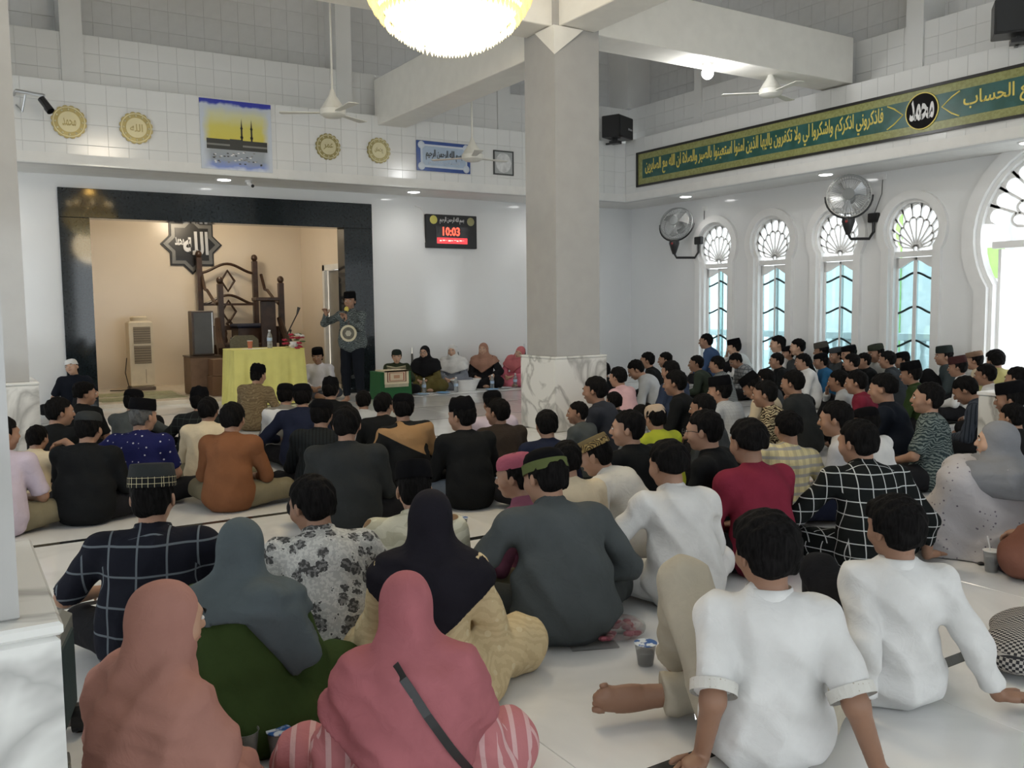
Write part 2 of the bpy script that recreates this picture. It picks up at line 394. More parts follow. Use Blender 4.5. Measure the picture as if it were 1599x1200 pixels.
def window(i, c, ang, ang2):
    root = bpy.data.objects.new('window_%d' % i, None); COL.objects.link(root); root.location = (XG, 0, 0); root['kind'] = 'structure'
    root['label'] = 'white arched window with shell tracery over teal glazed doors'
    o, inn = ring_outline(c, WR, WSP, .345, .12)
    part('surround', win_paint, root, lambda b: ring(b, o, inn, -.16, -.08))
    o2, in2 = ring_outline(c, WR-.045, WSP, .30, .05)
    part('inner_frame', win_paint, root, lambda b: ring(b, o2, in2, -.09, .06))
    part('transom', win_paint, root, lambda b: b.box(-.05, .05, c-.36, c+.36, 2.06, 2.14))
    fan_tracery(root, c, WSP, WR-.04, 2.14, 10, 11, .022, .035, -.02, .02)
    leaf(root, 'door_leaf', c+.30, .30, .04, 2.05, -1, ang); leaf(root, 'door_leaf', c-.30, .30, .04, 2.05, 1, ang2)
for i, (c, a1, a2) in enumerate(zip(WIN, (.5, .42, .38, 0.02), (0.05, 0.03, .0, 0))): window(i+1, c, a1, a2)
dr = bpy.data.objects.new('door_2', None); COL.objects.link(dr); dr.location = (XG, 0, 0); dr['kind'] = 'structure'; dr['label'] = 'wide white arched doorway with petal tracery standing open to daylight'
o, inn = ring_outline(DOOR_C, DR, DSP, 1.0, .17); part('surround', win_paint, dr, lambda b: ring(b, o, inn, -.16, -.08))
o, inn = ring_outline(DOOR_C, DR-.06, DSP, .95, .07); part('inner_frame', win_paint, dr, lambda b: ring(b, o, inn, -.09, .06))
part('transom', win_paint, dr, lambda b: b.box(-.05, .05, DOOR_C-1.0, DOOR_C+1.0, 2.10, 2.19))
fan_tracery(dr, DOOR_C, DSP, DR-.05, 2.19, 12, 13, .035, .1, -.02, .02)
part('door_leaf', win_paint, dr, lambda b: b.box(0, .9, -.02, .02, .03, 2.09), loc=(.02, DOOR_C+.93, 0))
# outside: terrace with balustrade, green house, tree
white_out = mat('white_terrace_plaster', (.8, .8, .8), .7)
struct('terrace', mat('pale_terrace_paving', (.6, .6, .58), .7), lambda b: b.box(XW+.22, 22, -4, 20, -.25, -.05))
rail = thing('balustrade', 'white turned balustrade of the terrace beyond the arched windows', 'balustrade', (13.6, 0, -.05))
part('top_rail', white_out, rail, lambda b: b.box(-.1, .1, 5.2, 17, .82, .94, .01)); part('plinth', white_out, rail, lambda b: b.box(-.1, .1, 5.2, 17, 0, .12))
bal = MB(); bal.lathe([(.05, .12), (.05, .16), (.03, .2), (.065, .36), (.06, .44), (.03, .64), (.05, .74), (.05, .82)], 10); bal_me = new_mesh('baluster', bal.V, bal.F, [white_out], smooth=True)
for k in range(40): link('baluster', bal_me, rail, (0, 5.4+k*.29, 0))
for k in range(4):
    p_ = thing('terrace_column', 'round white terrace column outside the windows, number %s from the far end' % ['first', 'second', 'third', 'fourth'][k], 'column', (13.6, 15.2-k*2.6, -.05))
    part('shaft', white_out, p_, lambda b: b.lathe([(.17, .15), (.15, 3.4)], 16), smooth=True); part('foot', white_out, p_, lambda b: b.box(-.22, .22, -.22, .22, 0, .15))
hs = thing('house', 'white house with bright green panels and louvres beyond the terrace', 'house', (19, 12, -.05))
part('wall', white_out, hs, lambda b: b.box(0, .3, -7, 5, 0, 4.2)); part('roof', white_out, hs, lambda b: b.box(-.6, .9, -7.4, 5.4, 4.2, 4.4))
part('green_panel', mat('lime_green_plaster', (.35, .62, .18), .8), hs, lambda b: b.box(-.03, 0, -3.6, -.8, 1.95, 2.6))
part('green_panel', MATS['lime_green_plaster'], hs, lambda b: b.box(-.03, 0, 1.0, 1.7, .3, 3.6))
for k in range(6): part('louvre', white_out, hs, lambda b: b.box(-.06, 0, -3.2, -1.2, 1.0+k*.13, 1.08+k*.13))
# soffit, fascia, upper wall and clerestory along the front and right
struct('ceiling_front_aisle', paint, lambda b: b.box(XL, XW+.2, YF+.001, YW+.2, ZS, ZS+.12))
struct('ceiling_right_aisle', paint, lambda b: b.box(XF+.001, XW+.2, -4.8, YF, ZS, ZS+.12))
NF = 0
ff = struct('wall_front_fascia', grout, lambda b: b.box(XL, XF+.15, YF+.012, YF+.15, ZS-.02, ZF))
tiles(ff, white_tile, 46, 4, .25, (ZF-ZS+.02)/4, pl_front(-.8, YF+.012, ZS-.02))
part('ledge', paint, ff, lambda b: b.box(XL, XF+.15, YF+.15, YU+.1, ZF-.03, ZF))
rf = struct('wall_right_fascia', grout, lambda b: b.box(XF+.012, XF+.15, -4.8, YF+.012, ZS-.02, ZF+.04))
tiles(rf, white_tile, 44, 4, .25, (ZF+.04-ZS+.02)/4, pl_right(YF+.0, XF+.012, ZS-.02))
part('ledge', paint, rf, lambda b: b.box(XF+.15, XU+.1, -4.8, YF+.1, ZF+.01, ZF+.04))
uf = struct('wall_front_upper', grout, lambda b: b.box(XL, XU+.2, YU+.012, YU+.2, ZF-.03, ZT))
tiles(uf, white_tile, 49, 3, .25, (ZT-ZF)/3, pl_front(-1.05, YU+.012, ZF))
ur = struct('wall_right_upper', grout, lambda b: b.box(XU+.012, XU+.2, -4.8, YU+.2, ZF-.03, ZT))
tiles(ur, white_tile, 46, 3, .25, (ZT-ZF-.04)/3, pl_right(YU, XU+.012, ZF+.04))
cf = struct('wall_front_clerestory', grout, lambda b: b.box(XL, XU+.6, YU+.452, YU+.6, ZT-.05, ZC))
tiles(cf, grey_panel, 52, 5, .25, .3, pl_front(-1.3, YU+.452, ZT))
part('sill', paint, cf, lambda b: b.box(XL, XU+.5, YU+.15, YU+.46, ZT-.06, ZT-.001))
cr = struct('wall_right_clerestory', grout, lambda b: b.box(XU+.452, XU+.6, -4.8, YU+.6, ZT-.05, ZC))
tiles(cr, grey_panel, 48, 5, .25, .3, pl_right(YU+.4, XU+.452, ZT))
part('sill', paint, cr, lambda b: b.box(XU+.15, XU+.46, -4.8, YU+.4, ZT-.06, ZT-.001))
k = 0
for (x0, x1) in ((1.48, 1.75), (5.3, 5.55), (8.2, 8.45), (-2.3, -2.05)):
    k += 1; struct('trim_%d' % k, white_tile, lambda b: b.box(x0, x1, YU-.03, YU+.5, ZF, ZC, .004))
for (y0, y1) in ((11.45, 11.62), (7.35, 7.6), (4.6, 4.85)):
    k += 1; struct('trim_%d' % k, white_tile, lambda b: b.box(XU-.03, XU+.5, y0, y1, ZF+.04, ZC, .004))
k += 1; struct('trim_%d' % k, white_tile, lambda b: b.box(XU-.1, XU+.5, YU-.1, YU+.5, ZT-.0, ZC, .004))
struct('ceiling', mat('white_ceiling', (.8, .8, .79), .7), lambda b: b.box(XL-.2, XU+.8, -5, YU+.8, ZC, ZC+.15))
# left and rear walls behind the viewer: mostly wide open arcades
struct('wall_left', wall_white, lambda b: (b.box(XL-.2, XL, -4.8, YW, 3.2, ZC), b.box(XL-.2, XL, -4.8, YW, 0, .9), [b.box(XL-.2, XL, y, y+.7, .9, 3.2) for y in (-4.8, -1.5, 1.8, 5.1, 8.4, 11.7, 13.4)]))
struct('wall_rear', wall_white, lambda b: (b.box(XL, XW, -5, -4.8, 3.2, ZC), b.box(XL, XW, -5, -4.8, 0, .3), [b.box(x, x+.9, -5, -4.8, .3, 3.2) for x in (-5.2, -1.2, 2.8, 6.8, 10.8)]))
# columns and beams
def column(name, cx, cy, label):
    c = bpy.data.objects.new(name, None); COL.objects.link(c); c.location = (cx, cy, 0); tag(c, label, 'column', 'marble-footed columns')
    part('base', base_m, c, lambda b: b.box(-.36, .36, -.35, .35, 0, .82, .01)); part('base_cap', base_m, c, lambda b: b.box(-.365, .365, -.355, .355, .82, .845, .006))
    part('shaft', col_tile, c, lambda b: b.box(-.30, .30, -.30, .30, .845, 5.1, .004)); return c
column('column', 6.04, 8.47, 'square pale column with veined marble base in the middle of the picture')
column('column', .25, 8.47, 'square pale column with marble base at the far left edge')
nc = column('column', -.215, 2.12, 'near column whose marble base fills the lower left corner')
beam = mat('cream_beam_paint', (.80, .78, .72), .4, var=.03)
def bm(i, *a):
    o = struct('trim_beam_%d' % i, beam, lambda b: b.box(*a, .008)); return o
bm(1, 6.34, XF+.1, 8.22, 8.72, 4.43, 5.05)      # column to right wall
bm(2, 5.80, 6.28, 8.77, YF+.1, 4.22, 4.92)       # column to front wall
bm(3, .55, 5.74, 8.22, 8.72, 4.43, 5.05)         # between the columns
bm(4, 5.80, 6.28, 1.5, 8.17, 4.43, 5.05)         # from column back over the hall
bm(5, .01, .49, 8.77, YF+.1, 4.22, 4.92)
bm(6, XL, -.05, 8.22, 8.72, 4.43, 5.05)
bm(7, -.45, .03, 2.4, 8.2, 4.43, 5.05)
hb = struct('trim_haunch', beam, lambda b: b.add([(5.70, 8.13, 4.42), (6.10, 8.13, 4.42), (5.70, 8.5, 4.42), (5.73, 8.16, 4.12)], [(0, 1, 3), (1, 2, 3), (2, 0, 3), (0, 2, 1)]))
# ------------------------------------------------------------------ fixtures and furnishings
gold = mat('aged_gold', (.33, .28, .12), .35, .6); gold_l = mat('pale_gold', (.62, .57, .36), .4, .3)
blackp = mat('black_plastic', (.012, .012, .013), .35); steel = mat('brushed_steel', (.55, .56, .57), .3, .9)
white_p = mat('white_plastic', (.8, .8, .79), .35); wood = mat('dark_brown_wood', (.05, .026, .016), .35, var=.35, vs=9, bmp=.1)
silver = mat('silver_lettering', (.55, .55, .56), .35, .5); chrome = mat('chrome', (.7, .7, .72), .15, 1.0)
def disc(b, r, y0, y1, n=40, lobes=0, amp=0.0):
    b.prism([((r+amp*abs(math.sin(lobes*t/2)))*math.cos(t), (r+amp*abs(math.sin(lobes*t/2)))*math.sin(t)) for t in np.linspace(0, 2*PI, n*2 if lobes else n, endpoint=False)], y0, y1, 'y')
def ringy(b, r, w_, y0, y1, n=40):
    for i in range(n):
        a, c = 2*PI*i/n, 2*PI*(i+1)/n
        b.prism([((r-w_)*math.cos(a), (r-w_)*math.sin(a)), (r*math.cos(a), r*math.sin(a)), (r*math.cos(c), r*math.sin(c)), ((r-w_)*math.cos(c), (r-w_)*math.sin(c))], y0, y1, 'y')
YP = YF-.002
for (x, z, s, txt, lab) in ((1.49, 3.84, 1.0, 'محمد', 'round olive and gold calligraphy plaque nearest the security camera'), (2.30, 3.84, 1.0, 'الله', 'round olive and gold calligraphy plaque left of the mosque picture'),
                       (4.98, 3.82, .92, 'عمر', 'round olive and gold calligraphy plaque right of the mosque picture'), (5.80, 3.83, .92, 'عثمان', 'round olive and gold calligraphy plaque beside the blue plaque')):
    t = thing('calligraphy_plaque', lab, 'plaque', (x, YP, z), 0, 'round calligraphy plaques')
    part('rim', gold, t, lambda b: disc(b, .195*s, -.02, 0, 24, 16, .018)); part('face', gold_l, t, lambda b: disc(b, .13*s, -.028, -.02))
    part('ring', gold_l, t, lambda b: ringy(b, .19*s, .012, -.027, -.02))
    for k in range(12):
        a = 2*PI*k/12; part('rosette', gold_l, t, lambda b: b.ball((.158*s*math.cos(a), -.024, .158*s*math.sin(a)), (.014, .008, .014), 6, 4))
    lettering('lettering', shape_ar(txt), .10*s, gold, t, (0, -.027, 0), w=.16*s, bold=.01)
# mosque picture: flat print built as flat shapes on a panel
t = thing('mosque_picture', 'tall tiled picture of twin minarets against a yellow sky with blue top', 'picture', (3.63, YP, 3.855))
def print_mat():
    m, nt, b = _new('printed_sky'); tc = N(nt, 'ShaderNodeTexCoord'); sp = N(nt, 'ShaderNodeSeparateXYZ'); nt.links.new(tc.outputs['Object'], sp.inputs[0])
    n = N(nt, 'ShaderNodeTexNoise'); n.inputs['Scale'].default_value = 6; nt.links.new(tc.outputs['Object'], n.inputs[0])
    z = math_(nt, 'ADD', sp.outputs[2], math_(nt, 'MULTIPLY', math_(nt, 'SUBTRACT', n.outputs[0], .5), .12))
    f = math_(nt, 'DIVIDE', math_(nt, 'ADD', z, .48), .96)
    c = ramp(nt, f, [(0.0, (.72, .76, .84)), (.05, (.25, .33, .68)), (.14, (.34, .38, .44)), (.38, (.40, .42, .42)), (.43, (.72, .62, .12)), (.62, (.72, .65, .16)), (.80, (.70, .70, .45)), (.92, (.55, .60, .70)), (.955, (.03, .05, .42)), (1, (.03, .04, .4))])
    ax = math_(nt, 'ABSOLUTE', math_(nt, 'ADD', sp.outputs[0], math_(nt, 'MULTIPLY', math_(nt, 'SUBTRACT', n.outputs[0], .5), .1)))
    e = ramp(nt, ax, [(.36, (0, 0, 0)), (.46, (1, 1, 1))]); low = math_(nt, 'LESS_THAN', f, .93)
    nt.links.new(mixc(nt, math_(nt, 'MULTIPLY', e, low), c, (.62, .67, .74)), b.inputs['Base Color']); b.inputs['Roughness'].default_value = .2; return m
part('panel', print_mat(), t, lambda b: b.box(-.5, .5, -.012, 0, -.48, .48))
inkd = mat('print_dark_ink', (.045, .045, .04), .3); inkg = mat('print_grey_ink', (.22, .22, .2), .3)
part('arcade', inkd, t, lambda b: (b.box(-.42, .43, -.015, -.012, -.125, -.06), b.box(-.42, .43, -.015, -.012, -.20, -.15))); part('arcade_wall', inkg, t, lambda b: b.box(-.42, .43, -.014, -.012, -.15, -.06))
part('cube_building', inkd, t, lambda b: b.box(-.10, .08, -.016, -.012, -.19, -.05))
for x in (.07, .21): part('minaret', inkd, t, lambda b: (b.box(x-.012, x+.012, -.016, -.012, -.06, .13), b.box(x-.02, x+.02, -.016, -.012, -.03, .0), b.box(x-.018, x+.018, -.016, -.012, .10, .12), b.prism([(x-.01, .13), (x+.01, .13), (x, .24)], -.016, -.012, 'y')))
for k in range(40):
    x, z = random.uniform(-.35, .35), random.uniform(-.40, -.22); part('crowd_fleck', [inkg, inkd, white_p][k % 3], t, lambda b: b.box(x-.014, x+.014, -.0145, -.012, z-.006, z+.008))
# blue calligraphy plaque
t = thing('framed_calligraphy', 'wide blue plaque with scalloped silver border and black calligraphy', 'plaque', (6.93, YP, 3.815))
part('backing', mat('deep_blue_frame', (.05, .10, .32), .2), t, lambda b: b.box(-.485, .485, -.02, 0, -.235, .235, .005)); lb = mat('pale_blue_field', (.42, .52, .66), .2)
part('field', lb, t, lambda b: b.box(-.40, .40, -.026, -.02, -.17, .17)); lw = mat('silver_blue_border', (.60, .66, .74), .25)
part('border', lw, t, lambda b: (b.box(-.40, .40, -.032, -.02, .15, .18), b.box(-.40, .40, -.032, -.02, -.18, -.15), b.box(-.42, -.39, -.032, -.02, -.16, .16), b.box(.39, .42, -.032, -.02, -.16, .16)))
for sx in (-1, 1):
    for sz in (-1, 1): part('corner_rosette', lw, t, lambda b: b.ball((sx*.405, -.025, sz*.165), (.062, .012, .062), 14, 6), smooth=True)
lettering('lettering', shape_ar('بسم الله الرحمن الرحيم'), .17, inkd, t, (0, -.03, .02), w=.66, bold=.008)
lettering('lettering', shape_ar('السلام عليكم'), .07, lw, t, (0, -.03, -.10), w=.56)
# small framed picture
t = thing('framed_picture', 'small dark-framed grey picture with an oval centre right of the blue plaque', 'picture', (8.06, YP, 3.81))
part('frame', mat('dark_frame', (.05, .055, .055), .4), t, lambda b: (b.box(-.195, .195, -.025, 0, .18, .20), b.box(-.195, .195, -.025, 0, -.20, -.18), b.box(-.195, -.178, -.025, 0, -.18, .18), b.box(.178, .195, -.025, 0, -.18, .18)))
part('print', mat('grey_print', (.42, .44, .44), .3), t, lambda b: b.box(-.18, .18, -.012, 0, -.18, .18)); part('oval', mat('pale_print', (.66, .67, .67), .3, var=.25, vs=9), t, lambda b: b.ball((0, -.012, 0), (.155, .004, .165), 24, 6))
# verse banner on the right fascia
BY0, BY1 = 4.3, 12.66; bl = BY1-BY0
t = thing('verse_banner', 'long green and gold calligraphy banner in a black frame along the right wall', 'banner', (XF-.002, (BY0+BY1)/2, 3.83))
t.rotation_euler = (0, 0, -PI/2)   # local x runs towards the viewer, local -y into the hall
def strip_mat(name, a, b_, sc):
    m, nt, b = _new(name); co = coords(nt); n = N(nt, 'ShaderNodeTexNoise'); n.inputs['Scale'].default_value = sc; n.inputs['Detail'].default_value = 6; nt.links.new(co, n.inputs[0])
    nt.links.new(ramp(nt, n.outputs[0], [(.4, a), (.6, b_)]), b.inputs['Base Color']); b.inputs['Roughness'].default_value = .35; return m
olive = strip_mat('olive_gold_print', (.25, .26, .085), (.33, .34, .13), 30); green = strip_mat('teal_green_field', (.015, .085, .065), (.03, .12, .11), 5)
frm = mat('black_banner_frame', (.018, .017, .016), .3)
part('frame', frm, t, lambda b: (b.box(-bl/2, bl/2, -.04, 0, .27, .305), b.box(-bl/2, bl/2, -.04, 0, -.305, -.27), b.box(-bl/2, -bl/2+.04, -.04, 0, -.3, .3), b.box(bl/2-.04, bl/2, -.04, 0, -.3, .3)))
part('border_print', olive, t, lambda b: b.box(-bl/2+.03, bl/2-.03, -.02, 0, -.28, .28)); part('field_print', green, t, lambda b: b.box(-bl/2+.16, bl/2-.05, -.024, -.018, -.165, .165))
goldt = mat('gold_lettering', (.75, .62, .14), .4, .05)
xm = BY1-7.07-bl/2      # roundel centre along the banner (y about 7.07)
part('roundel', mat('roundel_black', (.015, .014, .015), .8, spec=.1), t, lambda b: [b.prism([(xm, 0), (xm+.225*math.cos(2*PI*i/36), .225*math.sin(2*PI*i/36)), (xm+.225*math.cos(2*PI*(i+1)/36), .225*math.sin(2*PI*(i+1)/36))], -.032, -.02, 'y') for i in range(36)])
part('roundel_ring', goldt, t, lambda b: b.tube([(xm+.225*math.cos(2*PI*i/40), -.03, .225*math.sin(2*PI*i/40)) for i in range(40)], .009, 5, closed=True))
lettering('lettering', shape_ar('محمد'), .27, mat('white_lettering', (.82, .82, .82), .5), t, (xm, -.032, .02), w=.34, bold=.03)
words = 'فاذكروني اذكركم واشكروا لي ولا تكفرون ياايها الذين امنوا استعينوا بالصبر والصلاة ان الله مع الصابرين'
x0w, x1w = -bl/2+.24, xm-.56
lettering('lettering', shape_ar(words), .30, goldt, t, ((x0w+x1w)/2, -.024, 0), w=x1w-x0w, bold=.014)
lettering('lettering', shape_ar('ان الله سريع الحساب'), .25, goldt, t, (xm+1.35, -.024, 0), w=1.6, bold=.014)
for s in (-1, 1): part('bracket_print', goldt, t, lambda b: b.tube([(xm+s*.50, -.026, .15), (xm+s*.40, -.026, .10), (xm+s*.27, -.026, 0), (xm+s*.40, -.026, -.10), (xm+s*.50, -.026, -.15)], .010, 5))
# digital prayer clock
t = thing('digital_clock', 'black digital wall clock showing 10:03 in red figures', 'clock', (7.625, YW-.001, 2.735))
part('case', blackp, t, lambda b: b.box(-.50, .50, -.07, 0, -.29, .29, .008)); part('screen', mat('smoked_screen', (.06, .06, .065), .15), t, lambda b: b.box(-.32, .32, -.078, -.068, -.22, .09))
red = mat('red_led', (.6, .05, .03), .4, emit=(1, .09, .05), es=2.2)
lettering('figures', '10:03', .15, red, t, (-.02, -.08, 0), w=.34, bold=.02)
part('ticker_bar', mat('red_led_bar', (.5, .03, .03), .4, emit=(1, .05, .06), es=1.3), t, lambda b: b.box(-.30, .30, -.08, -.074, -.21, -.11))
for k in range(9): part('ticker_glyph', mat('pale_led', (.9, .5, .4), .4, emit=(1, .55, .45), es=1.5), t, lambda b: b.box(-.25+k*.056, -.215+k*.056+.012*(k % 2), -.083, -.080, -.172+.008*(k % 3), -.152+.004*(k % 2)))
lettering('lettering', shape_ar('بسم الله الرحمن الرحيم'), .12, white_p, t, (0, -.072, .19), w=.48)
part('emblem', mat('yellow_emblem', (.6, .55, .12), .4), t, lambda b: b.ball((-.36, -.07, .195), (.075, .006, .075), 16, 6)); part('emblem', mat('olive_emblem', (.35, .33, .16), .4), t, lambda b: b.ball((.38, -.07, .185), (.075, .006, .075), 16, 6))
part('cable', white_p, t, lambda b: b.tube([(-.51, -.02, -.2), (-.53, -.015, .1), (-.53, -.015, .33), (-.58, -.01, .40), (-.68, -.01, .42)], .008, 6))
# star with the name in the mihrab
t = thing('calligraphy_star', 'eight-pointed black and silver calligraphy star on the cream mihrab wall', 'plaque', (3.86, MB_Y-.001, 2.60))
def star(b, r, y0, y1):
    P = []
    for i in range(16):
        a = PI/2+i*PI/8; q = r if i % 2 == 0 else r*.765; P.append((q*math.cos(a), q*math.sin(a)))
    for i in range(16): b.prism([(0, 0), P[i], P[(i+1) % 16]], y0, y1, 'y')
part('rim', mat('pewter_rim', (.17, .17, .165), .35, .4), t, lambda b: star(b, .50, -.05, 0)); part('field', mat('black_field', (.012, .012, .013), .3), t, lambda b: star(b, .41, -.06, -.05)); part('edge', blackp, t, lambda b: star(b, .54, -.03, 0))
lettering('lettering', shape_ar('الله'), .42, silver, t, (.06, -.062, .02), w=.44, depth=.02, bold=.03); lettering('lettering', shape_ar('محمد'), .15, silver, t, (-.22, -.062, .05), w=.16, depth=.015, bold=.02)
# mimbar (pulpit)
t = thing('mimbar', 'dark wooden pulpit chair with arched back rails, diamonds and steps', 'pulpit', (4.42, 16.3, mz))
W0, W1, D0, D1 = -.50, .50, -.55, .45
part('platform', wood, t, lambda b: b.box(W0-.05, W1+.05, D0+.1, D1+.05, 0, .75, .01))
for k in range(3): part('step', wood, t, lambda b: b.box(-.35, .35, D0-.30*(2-k)-.15, D0+.12, 0, .22*(k+1), .01))
for (x, y, h) in ((W0, D1, 2.30), (W1, D1, 2.25), (W0+.10, D0, 1.80), (W1+.16, D0, 1.82)):
    pst = part('post', wood, t, lambda b: b.box(x-.045, x+.045, y-.045, y+.045, 0, h, .01)); part('finial', wood, pst, lambda b: b.ball((x, y, h+.055), (.06, .06, .065), 10, 8), smooth=True)
def archbar(b, z, rise, wd=.045): b.tube([(W0+(W1-W0)*i/16, D1, z+rise*math.sin(PI*i/16)**2) for i in range(17)], wd*.6, 6)
part('arched_rail', wood, t, lambda b: archbar(b, 2.02, .17)); part('arched_rail', wood, t, lambda b: archbar(b, 1.45, .17))
part('rail', wood, t, lambda b: b.box(W0, W1, D1-.03, D1+.03, .98, 1.06)); part('rail', wood, t, lambda b: b.box(W0, W1, D1-.03, D1+.03, 1.43, 1.47))
for zc, s in ((1.88, .15), (1.32, .16), (1.10, .05)): part('diamond', wood, t, lambda b: b.tube([(0, D1, zc+s*1.25), (s*.8, D1, zc), (0, D1, zc-s*1.25), (-s*.8, D1, zc)], .026 if s > .1 else .03, 6, closed=True))
for k in range(6):
    x = W0+.12+k*.155; part('baluster', wood, t, lambda b: b.lathe([(.025, .75), (.035, .80), (.018, .86), (.03, .92), (.02, .98)], 8, (x, D1, 0)), smooth=True)
for s, x in ((-1, W0+.04), (1, W1+.12)):
    part('side_panel', wood, t, lambda b: b.box(x-.03, x+.03, D0, D1, .75, 1.05)); part('carved_arm', wood, t, lambda b: b.tube([(x, D1, 2.0), (x, D1-.2, 1.72), (x, D1-.35, 1.70), (x, D0+.25, 1.52), (x, D0, 1.45)], .03, 6))
    part('scroll', wood, t, lambda b: b.tube([(x, D0, 1.2), (x+.03*s, D0-.12, .95), (x+.05*s, D0-.30, .78), (x+.05*s, D0-.40, .70), (x+.05*s, D0-.42, .35)], [.05, .06, .07, .08, .07], 8), smooth=True)
part('desk_panel', wood, t, lambda b: b.box(W1-.22, W1+.04, D0-.05, D0, .55, 1.50, .01)); part('desk_top', wood, t, lambda b: b.box(W1-.36, W1+.06, D0-.25, D0+.02, 1.50, 1.56, .01))
st = part('seat', wood, t, lambda b: b.box(-.02, .48, -.2, .25, .75, 1.02)); part('seat_cushion', mat('navy_cushion', (.02, .025, .05), .8), st, lambda b: b.box(-.04, .5, -.22, .27, 1.02, 1.10, .03))
# monitor speaker, wooden box, cartons
t = thing('loudspeaker', 'tall grey-fronted loudspeaker standing on a wooden box left of the pulpit', 'speaker', (3.50, 14.98, .62+mz)); part('cabinet', wood, t, lambda b: b.box(-.17, .17, -.12, .12, 0, .72, .01)); part('grille', mat('grey_grille', (.10, .10, .10), .7, bmp=.3, bs_=300), t, lambda b: b.box(-.14, .14, -.13, -.118, .03, .69)); part('strip', steel, t, lambda b: b.box(.14, .155, -.128, -.118, .03, .69))
t = thing('wooden_box', 'brown wooden box under the loudspeaker in the mihrab', 'box', (3.50, 14.98, mz)); part('case', mat('mid_brown_wood', (.17, .10, .06), .5, var=.2, vs=7), t, lambda b: b.box(-.24, .24, -.25, .25, 0, .6, .008)); part('lid', wood, t, lambda b: b.box(-.25, .25, -.26, .26, .6, .62)); part('handle', blackp, t, lambda b: b.box(.10, .13, -.265, -.25, .25, .4))
for k, (x, y, z, s, lab) in enumerate(((3.66, 14.5, 0, .34, 'lower brown carton beside the wooden box'), (3.65, 14.5, .315, .28, 'upper smaller brown carton beside the wooden box'))):
    t = thing('carton', lab, 'box', (x, y, mz+z)); part('case', mat('brown_card', (.16, .085, .045), .7), t, lambda b: b.box(-s/2, s/2, -.16, .16, 0, .31 if k == 0 else .26, .004)); part('tape', mat('pale_tape', (.4, .3, .18), .4), t, lambda b: b.box(-s/2-.001, s/2+.001, -.03, .03, (.31 if k == 0 else .26)-.001, (.31 if k == 0 else .26)+.002))
# air cooler
t = thing('air_cooler', 'tall cream air cooler standing in the mihrab', 'air cooler', (2.79, 16.35, mz)); cw = mat('ivory_plastic', (.72, .64, .50), .4)
part('body', cw, t, lambda b: b.box(-.19, .19, -.17, .17, .06, 1.18, .03), smooth=True); part('top', cw, t, lambda b: b.lathe([(.13, 1.17), (.14, 1.24), (.11, 1.26)], 20), smooth=True); part('base', mat('brown_base', (.12, .09, .07), .5), t, lambda b: b.box(-.2, .2, -.18, .18, 0, .06, .01))
for z0, z1 in ((.80, 1.08), (.46, .76)):
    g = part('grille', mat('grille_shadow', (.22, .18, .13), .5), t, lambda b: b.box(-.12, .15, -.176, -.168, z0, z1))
    for k in range(7): part('louvre', mat('tan_louvre', (.36, .30, .22), .5), g, lambda b: b.box(-.12, .15, -.184, -.174, z0+.015+k*(z1-z0)/7, z0+.03+k*(z1-z0)/7))
part('gauge', mat('brown_line', (.3, .24, .16), .5), t, lambda b: b.box(.05, .058, -.174, -.168, .12, .36)); part('cable', blackp, t, lambda b: b.tube([(-.2, .1, .55), (-.24, .05, .3), (-.2, -.05, .02), (-.35, -.1, .012), (-.5, 0, .012)], .008, 6))
# floor mats
for (x, y, a, lab) in ((2.5, 14.75, .08, 'pale green prayer mat on the mihrab floor, front one'), (2.52, 15.55, -.05, 'pale green prayer mat on the mihrab floor, rear one')):
    t = thing('prayer_mat', lab, 'mat', (x, y, mz), a); part('pile', mat('sage_mat', (.33, .34, .22), .9, var=.2, vs=12, bmp=.2), t, lambda b: b.box(-.62, .62, -.3, .3, 0, .008)); part('fringe', mat('cream_fringe', (.6, .55, .42), .9), t, lambda b: [b.box(s*.62-(.05 if s < 0 else 0), s*.62+(.05 if s > 0 else 0), -.29+.03*k, -.275+.03*k, 0, .005) for s in (-1, 1) for k in range(20)])
# microphone stand
t = thing('microphone_stand', 'black boom microphone stand beside the pulpit', 'mic stand', (5.05, 15.2, mz)); part('pole', blackp, t, lambda b: b.tube([(0, 0, .02), (0, 0, 1.0)], .012, 8)); part('boom', blackp, t, lambda b: b.tube([(-.06, 0, .92), (.12, -.05, 1.28)], .01, 8)); part('microphone', mat('dark_mesh', (.05, .05, .05), .5), t, lambda b: b.tube([(.11, -.05, 1.26), (.145, -.06, 1.38)], [.014, .028], 10), smooth=True); part('clutch', blackp, t, lambda b: b.ball((0, 0, .98), .025, 8, 6)); 
for k in range(3): part('leg', blackp, t, lambda b: b.tube([(0, 0, .06), (.25*math.cos(k*2.1), .25*math.sin(k*2.1), .01)], .009, 6))
